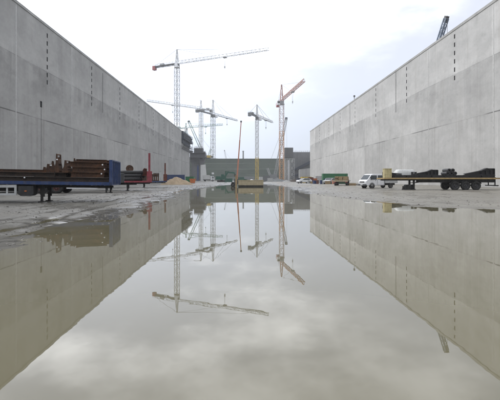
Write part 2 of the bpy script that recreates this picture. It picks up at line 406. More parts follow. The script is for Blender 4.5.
# ------------------------------------------------------------------ lock walls
XL,XR=-32.3,35.7
def lock_wall(xin,sgn,y0,y1,zt,mat,slots,label,strips,smat,coping=True,slot_depth=.35):
    """sgn = direction of the chamber side (+1 faces +x). slots: list of (y0,y1,z0,z1)"""
    ys=sorted(set([y0,y1]+[s[0] for s in slots]+[s[1] for s in slots]))
    zs=sorted(set([-.6,zt]+[s[2] for s in slots]+[s[3] for s in slots]))
    # keep the quads reasonably short along the wall
    g=MB(); xb=xin-sgn*slot_depth
    for a,b in zip(ys[:-1],ys[1:]):
        for c,d in zip(zs[:-1],zs[1:]):
            hit=any(s[0]<=a+1e-6 and b<=s[1]+1e-6 and s[2]<=c+1e-6 and d<=s[3]+1e-6 for s in slots)
            if not hit:
                g.mi=0; g.add([(xin,a,c),(xin,b,c),(xin,b,d),(xin,a,d)],[(0,1,2,3)])
            else:
                g.mi=1
                g.add([(xb,a,c),(xb,b,c),(xb,b,d),(xb,a,d),(xin,a,c),(xin,b,c),(xin,b,d),(xin,a,d)],
                      [(0,1,2,3),(0,4,5,1),(1,5,6,2),(2,6,7,3),(3,7,4,0)])
    g.mi=0; xo=xin-sgn*4.0
    g.add([(xin,y0,-.6),(xin,y1,-.6),(xin,y1,zt),(xin,y0,zt),(xo,y0,-.6),(xo,y1,-.6),(xo,y1,zt),(xo,y0,zt)],
          [(0,3,7,4),(1,5,6,2),(3,2,6,7),(4,7,6,5)])
    import bmesh
    o=g.build('lock_wall',[mat,smat]); tag(o,label,'concrete wall')
    me=o.data; bm=bmesh.new(); bm.from_mesh(me); bmesh.ops.remove_doubles(bm,verts=bm.verts,dist=.0005); bmesh.ops.recalc_face_normals(bm,faces=bm.faces); bm.to_mesh(me); bm.free()
    if coping:
        c=MB()
        lo,hi=sorted((xo-sgn*.05,xin+sgn*.09))
        y=y0
        while y<y1-.5:
            e=min(y+9.6,y1); c.box(lo,hi,y+.02,e-.02,zt+.004,zt+.42); y=e
        c.build('coping',M['conc'],o)
    for y,w,z0,z1,mk in strips:
        s=MB(); a,b=sorted((xin-sgn*.05,xin+sgn*.025)); s.box(a,b,y-w/2,y+w/2,z0,z1); s.build('joint_strip',M[mk],o)
    return o
def dashes(yc,w,zs,h): return [(yc-w/2,yc+w/2,z-h/2,z+h/2) for z in zs]
zz=[24.9,23.6,22.3,21.0,19.7,18.4,17.2]
SL=[]
for yc in (46.8,66.0,85.4,104.9,124.2,144,163.5,183): SL+=dashes(yc,.36,zz,.72)
SL+=[(63.7,64.3,12.7,13.7)]
stripsL=[(56.9,.26,.0,26.2,'strip'),(75.4,.24,10.9,26.2,'strip'),(37.8,.26,0,26.2,'strip'),(92.0,.34,16.5,25.6,'strip_d'),
         (112,.22,19,26.2,'strip'),(133,.3,17.5,25.6,'strip_d'),(154,.25,11,26.2,'strip_d'),(176,.3,17,25.6,'strip_d'),(196,.25,11,26.2,'strip'),
         (64.0,.10,.3,12.6,'strip_d')]
ZT=26.3
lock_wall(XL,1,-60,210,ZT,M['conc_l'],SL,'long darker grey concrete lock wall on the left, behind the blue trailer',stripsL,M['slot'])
zr=[25.3,23.9,22.5,21.1,19.7,18.3]
SR=[]
for yc in (47.5,67.5,87.3,107.5,127.5,147,166.5,186.5): SR+=dashes(yc,.36,zr,.74)
stripsR=[(77,.2,0,26.2,'strip'),(93.4,.3,16.8,26.2,'strip_d'),(57,.25,0,26.2,'strip'),(118,.2,0,18.5,'strip'),(133.5,.34,17.,26.2,'strip_d'),(158,.3,17,26.2,'strip_d'),(176,.35,17,26.2,'strip_d'),(196,.4,17,26.2,'strip_d')]
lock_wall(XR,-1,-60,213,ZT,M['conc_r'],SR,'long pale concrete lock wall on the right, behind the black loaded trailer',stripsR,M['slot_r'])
# lower last block on the left with climbing formwork on it
lock_wall(XL,1,210.3,242,20.3,M['conc_l'],[],'short lower concrete wall block carrying the navy formwork',[],M['slot'],coping=False)
def formwork():
    t=empty('climbing_formwork',(XL,226,20.3),0,'navy stepped climbing formwork on top of the lower left wall block','formwork')
    for k,(y0,y1) in enumerate(((-15.5,-8.2),(-7.9,-.6),(-.3,7.6),(7.9,16))):
        g=MB(); g.box(-3.6,.45,y0,y1,.02,1.99); g.box(-3.6,1.35,y0,y1,2.15,4.79); g.box(-3.6,.85,y0,y1,4.95,6.3-.05*k)
        g.build('panel',M['blue_dark'],t)
    for z,x1 in ((-1.0,1.3),(2.0,2.0),(4.8,1.7)):
        g=MB(); g.box(.5,x1,-15.5,17,z,z+.14); g.build('platform',M['blue_dark'],t)
        r=MB()
        for y in np.arange(-15.4,17,1.9): r.bar((x1-.05,y,z+.14),(x1-.05,y,z+1.3),.09)
        for q in (.7,1.28): r.bar((x1-.05,-15.4,z+q),(x1-.05,17,z+q),.09)
        r.build('railing',M['blue_dark'],t)
    b=MB()
    for y in np.arange(-15,17,3.1): b.bar((.05,y,-3.2),(1.6,y,-1.0),.16); b.bar((1.4,y,4.6),(1.9,y,2.1),.16)
    b.bar((.12,-15.4,-3.0),(.12,16.4,-3.0),.2); b.bar((1.5,-15.4,-1.1),(1.5,16.4,-1.1),.16); b.bar((1.85,-15.4,2.2),(1.85,16.4,2.2),.16); b.bar((1.42,-15.4,4.6),(1.42,16.4,4.6),.16)
    for y in (-15,16): b.bar((.12,y,-3.0),(1.5,y,-1.1),.16); b.bar((1.5,y,-1.1),(1.85,y,2.2),.16)
    b.build('bracket',M['dgrey'],t)
formwork()

# ------------------------------------------------------------------ half built piers at the far end
def scaffold(x0,x1,y0,y1,z0,z1,nx,nz,w=.1):
    g=MB(); xs=np.linspace(x0,x1,nx+1); zs=np.linspace(z0,z1,nz+1)
    for y in (y0,y1):
        for x in xs: g.bar((x,y,z0),(x,y,z1),w)
        for z in zs[1:]: g.bar((x0,y,z),(x1,y,z),w)
        for i in range(nx):
            for j in range(nz):
                a,b=(xs[i],xs[i+1]) if (i+j)%2 else (xs[i+1],xs[i])
                g.bar((a,y,zs[j]),(b,y,zs[j+1]),w*.8)
    for z in zs[1:]:
        for x in xs: g.bar((x,y0,z),(x,y1,z),w*.8)
    return g
def left_pier():
    d=262; cx=PX(197,d)
    t=empty('gate_pier',(cx,d,0),0,'half built grey gate pier with wide scaffolded head at far left','pier')
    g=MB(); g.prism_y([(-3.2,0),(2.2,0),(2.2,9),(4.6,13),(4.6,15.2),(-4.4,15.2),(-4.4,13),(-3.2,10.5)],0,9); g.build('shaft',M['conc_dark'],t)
    g=MB(); g.box(-5.4,6.2,-1.2,9.8,15.25,15.6); g.box(-4.6,5.4,-.6,9.2,15.6,18.4); g.box(-2,3.6,.2,8,18.4,21.6); g.box(-5.2,-3.4,0,5,18.4,19.9); g.box(4.1,5.2,1,5,18.4,19.3)
    g.build('head_formwork',M['dgrey'],t)
    for (a,b,z,y) in ((-6.3,6.6,15.0,-2.2),(-5.8,6.3,18.2,-1.9),(-3.2,4.4,20.6,-1.3)):
        g=MB(); g.box(a,b,y,y+1.2,z,z+.15)
        for x in np.arange(a,b+.1,1.6): g.bar((x,y+.06,z+.15),(x,y+.06,z+1.4),.1)
        for q in (.7,1.35): g.bar((a,y+.06,z+q),(b,y+.06,z+q),.1)
        for x in np.arange(a+.5,b,2.4): g.bar((x,y+.2,z),(x,y+1.25,z-1.9),.13)
        g.build('platform',M['dgrey'],t)
    scaffold(-6.3,-3.4,-1.2,1.2,0,14.9,2,6,.16).build('scaffold_tower',M['dgrey'],t)
    scaffold(-1.7,2.0,-1.9,-.3,9.5,15,3,3,.13).build('scaffold_bay',M['dgrey'],t)
    g=MB(); g.cyl((.75,-1.3,0),(.75,-1.3,10.2),.55,14); g.build('blue_column',M['blue'],t)
    g=MB(); g.prism_y([(2.3,0),(6.6,0),(5.6,10.8),(2.3,10.4)],-.4,-.1); g.build('white_sheeting',M['tarp'],t)
    g=MB()
    for x in np.arange(-4.2,5,.9): g.bar((x,2,21.6 if -2<x<3.6 else 18.4),(x,2,22.9+random.random() if -2<x<3.6 else 19.7),.11)
    g.bar((-1.6,2,22.4),(3.4,2,22.4),.1); g.bar((-4.3,2,19.2),(4.9,2,19.2),.1); g.bar((0,2,19.2),(0,2,22.4),.1)
    g.build('rebar',M['dgrey'],t)
left_pier()
def right_pier():
    d=255; cx=PX(288.8,d)
    t=empty('gate_pier',(cx,d,0),0,'slim grey gate pier with dark square head beside the orange mast','pier')
    g=MB(); g.box(-2.7,1.2,0,5,0,14.6); g.build('shaft',M['conc'],t)
    g=MB(); g.box(-2.6,2.7,-.7,6,14.7,21.2)
    for x in (-2.3,-.6,1.1): g.box(x,x+.5,-.95,-.7,14.9,21.0)
    g.build('head_formwork',M['dgrey'],t)
    g=MB(); g.box(-3.3,3.3,-1.9,-.95,14.3,14.45)
    for x in np.arange(-3.3,3.4,1.1): g.bar((x,-1.85,14.45),(x,-1.85,15.7),.09)
    g.bar((-3.3,-1.85,15.65),(3.3,-1.85,15.65),.09)
    g.build('platform',M['dgrey'],t)
    scaffold(-2.5,3.3,-1.9,-.5,0,14.2,4,7,.13).build('scaffold_tower',M['greywhite'],t)
    g=MB(); g.box(-.55,.25,-.6,-.25,0,13.5); g.build('white_chute',M['white'],t)
    g=MB(); g.box(1.3,3.2,.5,4,0,12.4); g.build('stair_tower',M['dgrey'],t)
right_pier()
def right_unfinished():
    d=268
    x0,x1=PX(292.8,d),PX(322,d)
    t=empty('unfinished_wall',((x0+x1)/2,d,0),0,'dark unfinished lock wall with sloping navy formwork beyond right wall end','concrete wall')
    h=(x1-x0)/2
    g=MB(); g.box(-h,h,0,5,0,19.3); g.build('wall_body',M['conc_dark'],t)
    for z0,z1,th in ((7.5,15.2,2.4),(3.5,9.6,2.2)):
        g=MB(); g.prism_y([(-h+.3,z0-1),(h,z1),(h,z1+th),(-h+.3,z0-1+th*.55)],-2.6,-.05); g.build('sloping_formwork',M['blue_dark'],t)
    g=MB(); g.box(-h,h,-3.4,-2.6,15.6,15.75)
    for x in np.arange(-h,h,1.5): g.bar((x,-3.3,15.75),(x,-3.3,17),.1); 
    g.bar((-h,-3.3,16.9),(h,-3.3,16.9),.1)
    g.build('railing',M['mgrey'],t)
    g=MB()
    for x in np.arange(-h+1,h,1.3): g.bar((x,1.5,19.3),(x,1.5,20.2+.5*random.random()),.1)
    g.bar((-h+.9,1.5,19.9),(h,1.5,19.9),.1)
    g.build('rebar',M['dgrey'],t)
    d2=246
    g=MB(); g.prism_y([(0,-.3),(9,-.3),(9,8.2),(.6,7.2),(0,6.8)],0,4)
    o=g.build('concrete_block',M['conc'],loc=(PX(299.5,d2),d2,0)); tag(o,'pale low concrete block below the navy sloping formwork','concrete block')
right_unfinished()

# ------------------------------------------------------------------ tower cranes
def lattice(p,q,w,h,seg,t,tri=False,taper=1.0,bt=None):
    """square or triangular lattice girder from p to q"""
    g=MB(); p=Vector(p);q=Vector(q);d=(q-p);L=d.length;d.normalize()
    u=d.cross(Vector((0,0,1)))
    if u.length<1e-3: u=Vector((0,1,0))
    u.normalize(); n=u.cross(d); n.normalize()
    k=max(2,int(round(L/seg))); bt=bt or t*.6
    def ring(i):
        s=1+(taper-1)*i/k; c=p+d*(L*i/k)
        if tri: return [c-u*w/2*s,c+u*w/2*s,c+n*h*s]
        return [c-u*w/2*s-n*h/2*s,c+u*w/2*s-n*h/2*s,c+u*w/2*s+n*h/2*s,c-u*w/2*s+n*h/2*s]
    m=3 if tri else 4
    a,b=ring(0),ring(k)
    for j in range(m): g.bar(a[j],b[j],t)
    for i in range(k):
        r0,r1=ring(i),ring(i+1)
        for j in range(m):
            j2=(j+1)%m
            if i%2: g.bar(r0[j],r1[j2],bt)
            else: g.bar(r0[j2],r1[j],bt)
            g.bar(r1[j],r1[j2],bt)
    return g
def tower_crane(px,d,zp,tip,label,apex=9,counter=14,mw=2.0,c=('crane_w','crane_g'),low=None,cw='crane_red',jib_c=None,group='tower cranes over the lock',cmat=None,split=.3,jt=.17,z0=0):
    """px = mast column, zp = jib level, tip = (px,depth) of the jib end"""
    x=PX(px,d); tx=PX(tip[0],tip[1]); dx,dy=tx-x,tip[1]-d
    jl=math.hypot(dx,dy); yaw=math.atan2(dy,dx)
    t=empty('tower_crane',(x,d,z0),yaw,label,'tower crane',group); zp-=z0
    jm=M[jib_c or c[0]]; mm=M[c[0]]; gm=M[c[1]]
    zl=zp*split if low else 0
    lattice((0,0,.8),(0,0,(zl if low else zp-2.2)),mw,mw,mw*1.15,.24,bt=.13).build('mast_section' if low else 'mast',M[low] if low else mm,t)
    if low: lattice((0,0,zl),(0,0,zp-2.2),mw,mw,mw*1.15,.24,bt=.13).build('mast',mm,t)
    MB().box(-2.8,2.8,-2.8,2.8,-.2,.8).build('base',M['conc'],t)
    g=MB(); g.cyl((0,0,zp-2.2),(0,0,zp-1.6),mw*.75,12); g.box(-mw*.55,mw*.55,-mw*.5,mw*.5,zp-1.4,zp-.1); g.build('slewing_unit',gm,t)
    cab=MB().box(.4,2.3,-mw*.6-1.6,-mw*.6,zp-2.6,zp-.4).build('operator_cab',M['white'],t)
    MB().box(2.3,2.33,-mw*.6-1.5,-mw*.6-.1,zp-1.7,zp-.6).build('window',M['glass'],cab)
    lattice((0,0,zp),(0,0,zp+apex),mw*.7,mw*.7,1.8,.2,taper=.25,bt=.12).build('tower_head',jm,t)
    lattice((mw*.5,0,zp),(jl,0,zp),1.5,1.6,2.4,jt,tri=True,taper=.8,bt=.1).build('jib',jm,t)
    g=lattice((-mw*.5,0,zp),(-counter,0,zp),1.4,.7,2.,.18,bt=.12); g.box(-counter,-1,-.55,.55,zp+.32,zp+.4)
    for s in (-.7,.7):
        g.bar((-1,s,zp+1.4),(-counter,s,zp+1.4),.07)
        for xx in np.arange(-counter,-1,2.0): g.bar((xx,s,zp+.3),(xx,s,zp+1.4),.07)
    g.build('counter_jib',M[cmat] if cmat else gm,t)
    g=MB()
    for k in range(3): g.box(-counter-.1+k*.62,-counter+.45+k*.62,-.9,.9,zp-1.7,zp+.6)
    g.build('counterweight',M[cw],t)
    MB().box(-counter*.62-1.2,-counter*.62+1.2,-.8,.8,zp+.42,zp+1.4).build('winch_house',gm,t)
    for fx in (.42,.8):
        MB().bar((0,0,zp+apex),(jl*fx,0,zp+1.7),.1).build('tie_bar',gm,t)
    MB().bar((0,0,zp+apex),(-counter+1,0,zp+.6),.1).build('tie_bar',gm,t)
    tr=MB(); tr.box(jl*.55-.9,jl*.55+.9,-.9,.9,zp-.55,zp-.15); tr=tr.build('trolley',gm,t)
    g=MB()
    for s in (-.3,.3): g.bar((jl*.55,s,zp-.5),(jl*.55,s*.4,zp-5),.07)
    g.build('hoist_rope',gm,tr)
    g=MB().box(jl*.55-.3,jl*.55+.3,-.2,.2,zp-5.9,zp-5); g.bar((jl*.55,0,zp-5.9),(jl*.55,0,zp-6.5),.14); g.build('hook_block',gm,tr)
    return t
def zc(py,d): return PZ(py,d)
tower_crane(177,225,zc(64,225),(268.5,201),'tallest pale tower crane rising behind the left wall with red counterweight',8.2,16.5,2.1,('crane_w','crane_g'),cw='crane_red',cmat='dgrey')
tower_crane(201,325,zc(109,325),(147,293),'pale tower crane with jib reaching left over the left wall',7,11,2.3,('crane_w','crane_g'),cw='mgrey',z0=17.4,jt=.22)
tower_crane(213,330,zc(114.5,330),(237.3,367),'grey tower crane with dark counterweight and jib pointing right, left of centre',12,24,2.8,('crane_g','mgrey'),cw='mgrey',jib_c='crane_w',cmat='mgrey',jt=.28,z0=17.4)
tower_crane(186,335,zc(128,335),(222.5,318),'distant greenish tower crane with level jib low behind the left pier',4,12,1.8,('crane_gr','crane_gr'),cw='mgrey')
tower_crane(257,268,zc(116.5,268),(272.5,298),'slim tower crane with yellow lower mast, in the middle',8,14,1.7,('crane_w','mgrey'),low='yellow',cw='mgrey',split=.36,cmat='mgrey',jt=.22)
tower_crane(281.6,230,zc(101,230),(303.8,184),'big tower crane with faded red head and orange lower mast, right of centre',9.4,11,2.3,('crane_pw','crane_g'),low='tan_orange',cw='crane_red',jib_c='crane_pink',split=.62,jt=.26,cmat='crane_red')

def crawler_crane(foot,tip,label,bw=1.5,tipmat='dgrey',boom='crane_g',body='yellow',yaw=None):
    fx,fy,fz=foot; tx,ty,tz=tip
    yaw=math.atan2(ty-fy,tx-fx); L=math.hypot(tx-fx,ty-fy)
    t=empty('crawler_crane',foot,yaw,label,'crawler crane')
    for s in (-1,1):
        g=MB(); g.prism_y([(-3.2,.1),(3.2,.1),(3.6,.6),(3.2,1.2),(-3.2,1.2),(-3.6,.6)],s*2.2-.45,s*2.2+.45); g.build('track',M['dark'],t)
    b=MB().box(-4.2,1.6,-1.6,1.6,1.4,3.3); b.box(-1,1,-2,2,.7,1.4); b=b.build('machine_house',M[body],t)
    c=MB().prism_y([(.9,1.5),(2.6,1.5),(2.4,2.5),(1.9,3.5),(.9,3.5)],1.65,2.7).build('operator_cab',M['white'],t)
    MB().prism_y([(2.66,1.9),(2.56,2.45),(2.1,3.35),(2.05,3.3),(2.48,2.45),(2.58,1.9)],1.75,2.6).build('window',M['glass'],c)
    MB().box(-5.6,-4.25,-1.8,1.8,1.3,3.0).build('counterweight',M['dgrey'],t)
    lattice((1.2,0,1.8),(L,0,tz-fz),bw,bw,bw*1.4,.2,taper=.75,bt=.1).build('boom',M[boom],t)
    hd=MB(); e=Vector((L,0,tz-fz)); dv=(e-Vector((1.2,0,1.8))).normalized()
    hd.bar(e-dv*.9,e+dv*.5,bw*.8,bw*.8); hd.build('boom_head',M[tipmat],t)
    lattice((-2.,0,3.3),(-4.,0,8.5),1.,1.,1.6,.16).build('mast',M[boom],t)
    g=MB(); g.bar((-4.,0,8.5),tuple(e-dv*1),.08); g.bar((-4,0,8.5),(-4.1,0,3.2),.1); g.bar(tuple(e+dv*.6),(L+.4,0,(tz-fz)*.4),.06); g.build('pendant_rope',M['dgrey'],t)
    g=MB(); g.box(L,L+.8,-.3,.3,(tz-fz)*.4-1.3,(tz-fz)*.4); g.build('hook_block',M['yellow'],t)
    return t
crawler_crane((PX(206,330),330,17.4),(PX(189.3,330),326,PZ(122,330)),'crawler crane with dark tipped pale boom leaning left above the left pier',1.9,'black','crane_gr')
crawler_crane((PX(273,272),272,.1),(PX(285.7,272),268,PZ(119,272)),'crawler crane with pale boom leaning right beside the orange mast',1.6,'blue_dark','crane_g',body='mgrey')
crawler_crane((41.8,111,.1),(PX(446.3,90),90,PZ(18.5,90)),'crawler crane behind the right wall with only its blue grey boom tip showing',.95,'black','crane_b',body='mgrey')
crawler_crane((PX(228.5,520),520,17.4),(PX(224.5,520),520,PZ(150.5,520)),'very small distant crane boom behind the green bank',1.4,'dgrey','crane_g')
g=MB(); g.cyl((0,0,0),(0,0,PZ(151,600)-17.4),1.25,14,1.0)
g.cyl((0,0,PZ(151,600)-18.2),(0,0,PZ(151,600)-17.2),1.35,14)
o=g.build('chimney',M['dgrey'],loc=(PX(243.2,600),600,17.4)); tag(o,'dark slim chimney behind the green bank','chimney')
g=MB(); g.cyl((0,0,0),(0,0,1.5),.09,8); g.box(-.25,.25,-.2,.2,1.5,2.1)
o=g.build('marker_post',M['dgrey'],loc=(XR+1.0,400*(XR+1)/(354.3-243),ZT+.43)); tag(o,'small dark post standing on top of the right wall','post')

# ------------------------------------------------------------------ trailers
def tyre_mb(r,w):
    return MB().lathe_y([(r*.56,-w/2),(r*.93,-w/2),(r*.99,-w*.36),(r,-w*.2),(r,w*.2),(r*.99,w*.36),(r*.93,w/2),(r*.56,w/2)],28)
def rim_mb(r,w,s):
    g=MB().lathe_y([(.02,s*w*.25),(r*.2,s*w*.48),(r*.24,s*w*.30),(r*.45,s*w*.12),(r*.54,s*w*.46),(r*.57,s*w*.46),(r*.57,-s*w*.4),(.02,-s*w*.4)],22)
    for k in range(8):
        a=k*math.pi/4; g.cyl((r*.33*math.cos(a),s*w*.1,r*.33*math.sin(a)),(r*.33*math.cos(a),s*w*.28,r*.33*math.sin(a)),r*.045,6)
    return g
def wheel(parent,c,r,w,s,rim='rim'):
    h=MB().cyl((0,-w*.3,0),(0,w*.3,0),r*.2,12).build('wheel',M['dark'],parent,loc=c)
    tyre_mb(r,w).build('tyre',M['rubber'],h,smooth=True)
    rim_mb(r,w,s).build('rim',M[rim],h)
    return h
def trailer(loc,yaw,label,L=13.6,deck=1.2,side='blue',head='blue',rim='rim',wheels=(-9.6,-10.9,-12.2),legs=-3.3,legspan=1.1,head_h=1.2,slope=0.,guard=None,toolbox=None,r=.49,leg_drop=.0,head_style='panel',chassis='dark',headmat2=None):
    """headboard end at local x = 0, tail at x = -L, near side at y = -1.25"""
    t=empty('flatbed_trailer',loc,yaw,label,'trailer','flatbed trailers parked along the lock')
    zf=lambda x,y,z:(x,y,z-slope*x if True else z)
    e=.16
    g=MB(); g.box(-L,0,-1.27,-1.19,deck-e,deck); g.box(-L,0,1.19,1.27,deck-e,deck); g.box(-L,-L+.08,-1.19,1.19,deck-e,deck); g.box(-.08,0,-1.19,1.19,deck-e,deck)
    for x in np.arange(-L+.6,-.3,1.25): g.box(x,x+.06,-1.285,-1.27,deck-e+.02,deck-.03)
    g.xf(zf).build('side_rail',M[side],t)
    g=MB()
    n=9
    for k in range(n):
        y0=-1.185+k*2.37/n; g.box(-L+.09,-.09,y0,y0+2.37/n-.012,deck-.09,deck-.03)
    g.xf(zf).build('deck',M['plank'],t)
    g=MB()
    for s in (-.5,.5):
        g.box(-L+.1,-4.2,s-.03,s+.03,deck-.50,deck-.2); g.box(-L+.1,-4.2,s-.1,s+.1,deck-.525,deck-.50); g.box(-4.2,-.2,s-.03,s+.03,deck-.29,deck-.2); g.box(-4.2,-.2,s-.1,s+.1,deck-.31,deck-.29)
    for x in np.arange(-L+.4,-.3,.95): g.box(x,x+.1,-1.18,1.18,deck-.2,deck-.1)
    g.xf(zf).build('chassis',M[chassis],t)
    if head_style=='panel':
        g=MB(); g.box(-.07,.0,-1.25,1.25,deck,deck+head_h)
        for y in np.linspace(-1.2,1.14,9): g.box(.0,.05,y,y+.06,deck-.1,deck+head_h)
        g.box(-.1,.06,-1.27,-1.18,deck-.15,deck+head_h+.06); g.box(-.1,.06,1.18,1.27,deck-.15,deck+head_h+.06); g.box(-.1,.06,-1.18,1.18,deck+head_h,deck+head_h+.06)
        g.build('headboard',M[head],t)
    elif head_style=='cheek':
        g=MB(); g.box(-.78,-.04,.62,1.2,deck-.02,deck+head_h-.04); g.box(-.82,-.0,.58,1.27,deck+head_h-.04,deck+head_h)
        for x in (-.8,-.45,-.08): g.box(x,x+.07,1.2,1.25,deck-.1,deck+head_h-.045)
        g.box(-.73,-.09,1.2,1.23,deck+.35,deck+.42)
        g.build('front_box',M[head],t)
    elif head_style=='stanchion':
        g=MB(); g.box(-.5,-.05,-1.25,1.25,deck,deck+.95); 
        for y in (-1.1,-.4,.4,1.1): g.box(-.05,.0,y-.06,y+.06,deck,deck+.95)
        g.build('headboard',M[head],t)
        for s in (-1,1):
            MB().box(-.36,-.16,s*1.12-.1,s*1.12+.1,deck+.955,deck+head_h).build('stanchion',M[head],t)
    # landing legs
    for s in (-1,1):
        y=s*legspan/2; zt=deck-.2-slope*legs
        a=MB(); a.box(legs-.07,legs+.07,y-.07,y+.07,.40,zt); a.box(legs-.055,legs+.055,y-.055,y+.055,.06-leg_drop,.40); a.box(legs+.07,legs+.13,y-.04,y+.04,zt-.6,zt)
        lg=a.build('landing_leg',M['dark'],t)
        f=MB(); f.box(legs-.15,legs+.15,y-.13,y+.13,-.02-leg_drop,.06-leg_drop); f.build('foot',M['dark'],lg)
    g=MB(); g.bar((legs,-legspan/2,.55),(legs,legspan/2,.55),.08); g.bar((legs,-legspan/2,.75),(legs-1.1,-.5,deck-.4-slope*legs),.06); g.bar((legs,legspan/2,.75),(legs-1.1,.5,deck-.4-slope*legs),.06); g.build('leg_brace',M['dark'],t)
    for x in wheels:
        for s in (-1,1): wheel(t,(x,s*1.03,r-.01),r,.36,s,rim)
        g=MB(); g.cyl((x,-.95,r),(x,.95,r),.09,10); g.box(x-.45,x+.45,-.55,-.45,r+.05,r+.13); g.build('axle',M['dark'],t)
    if wheels:
        for x in wheels:
          for s in (-1,1):
            g=MB(); n=7
            for k in range(n):
                a0=math.pi*(.12+.76*k/n); a1=math.pi*(.12+.76*(k+1)/n); rr=r+.07
                g.bar((x+rr*math.cos(a0),s*1.03,r+rr*math.sin(a0)),(x+rr*math.cos(a1),s*1.03,r+rr*math.sin(a1)),.4,.02)
            g.build('mudguard',M['dark'],t)
    if guard:
        x0,x1,gm=guard
        for s in (-1,1):
            g=MB(); g.box(x0,x1,s*1.2-.03,s*1.2+.03,.78,.92); g.box(x0,x1,s*1.2-.03,s*1.2+.03,.40,.50)
            for x in (x0,x1-.1): g.box(x,x+.1,s*1.2-.028,s*1.2+.028,.50,.78); 
            for x in (x0+.3,x1-.5): g.box(x,x+.08,s*1.2-.09,s*1.2-.035 if s>0 else s*1.2+.09,.42,deck-.12-slope*x) if s>0 else g.box(x,x+.08,s*1.2+.035,s*1.2+.09,.42,deck-.12-slope*x)
            g.build('side_guard',M[gm],t)
    if toolbox:
        x0,x1=toolbox
        b=MB(); b.prism_y([(x0,.45),(x0+.12,.36),(x1-.12,.36),(x1,.45),(x1,.86),(x0,.86)],-1.2,-.62); b=b.build('toolbox',M['black'],t,bevel=.012)
        MB().box((x0+x1)/2-.05,(x0+x1)/2+.05,-1.23,-1.203,.58,.63).build('latch',M['orange'],b)
    g=MB(); g.box(-L+.05,-L+.15,-1.15,1.15,.42,.54)
    for s in (-.6,.6): g.box(-L+.06,-L+.14,s-.05,s+.05,.54,deck-.16+slope*L)
    g.build('underrun_bar',M['dark'],t)
    for s in (-1,1): MB().box(-L-.06,-L-.003,s*1.05-.2,s*1.05+.2,deck-.14+slope*L,deck-.02+slope*L).build('tail_light',M['crane_red'],t)
    return t
def place(t,x,y,z,rx=0,ry=0,rz=0):
    """local point on a trailer -> world location and rotation"""
    yaw=t.rotation_euler.z; c,s=math.cos(yaw),math.sin(yaw); l=t.location
    return (l.x+c*x-s*y,l.y+s*x+c*y,l.z+z),(rx,ry,rz+yaw)
def ibeam(L,h=.3,w=.28,t=.03):
    g=MB(); g.box(-L/2,L/2,-w/2,w/2,0,t); g.box(-L/2,L/2,-w/2,w/2,h-t,h); g.box(-L/2,L/2,-t/2,t/2,t,h-t); return g
def stiff_ibeam(L,h=.3,w=.28,t=.03,n=5):
    g=ibeam(L,h,w,t)
    for k in range(n):
        x=-L/2+.1+(L-.2)*k/(n-1); g.box(x-.012,x+.012,-w/2+.01,-t/2-.001,t+.001,h-t-.001); g.box(x-.012,x+.012,t/2+.001,w/2-.01,t+.001,h-t-.001)
    return g
def gusset():
    g=MB(); w=.22
    for y in (-w,w): g.prism_y([(-.5,0),(.5,0),(.42,.3),(.22,.55),(.16,.96),(-.1,1),(-.2,.5),(-.44,.28)],y-.02,y+.02)
    g.box(-.5,.5,-w+.021,w-.021,0,.05)
    for p,q in (((.48,.08),(.36,.36)),((.3,.46),(.2,.72)),((.15,.93),(-.08,.97)),((-.14,.8),(-.2,.56)),((-.26,.4),(-.46,.22))):
        g.bar((p[0],0,p[1]),(q[0],0,q[1]),2*w-.05,.05)
    return g
def bracket(L,h,w=.35,steps=0):
    """stepped triangular steel bracket lying on the deck"""
    g=MB(); pts=[(-L/2,0),(L/2,0),(L/2,h),(L*.28,h)]
    g.prism_y([(-L/2,0),(L/2,0),(L/2,h*.9),(L*.22,h),(L*.02,h*.62),(-L/2,.12)],-.03,.03)
    g.box(-L/2,L/2,-w/2,w/2,-.0,.05); g.box(L/2-.05,L/2+.0,-w/2,w/2,.05,h*.9)
    g.box(L*.22,L/2-.05,-w/2,w/2,h*.9,h*.95)
    for k in (0.05,.2,.36): g.box(L*k-.02,L*k+.02,-w/2,w/2,.05,h*(.55+.5*max(0,k-.05)))
    g.bar((-L/2,0,.14),(L*.04,0,h*.62),w,.05); g.bar((L*.04,0,h*.62),(L*.24,0,h*.98),w,.05)
    return g

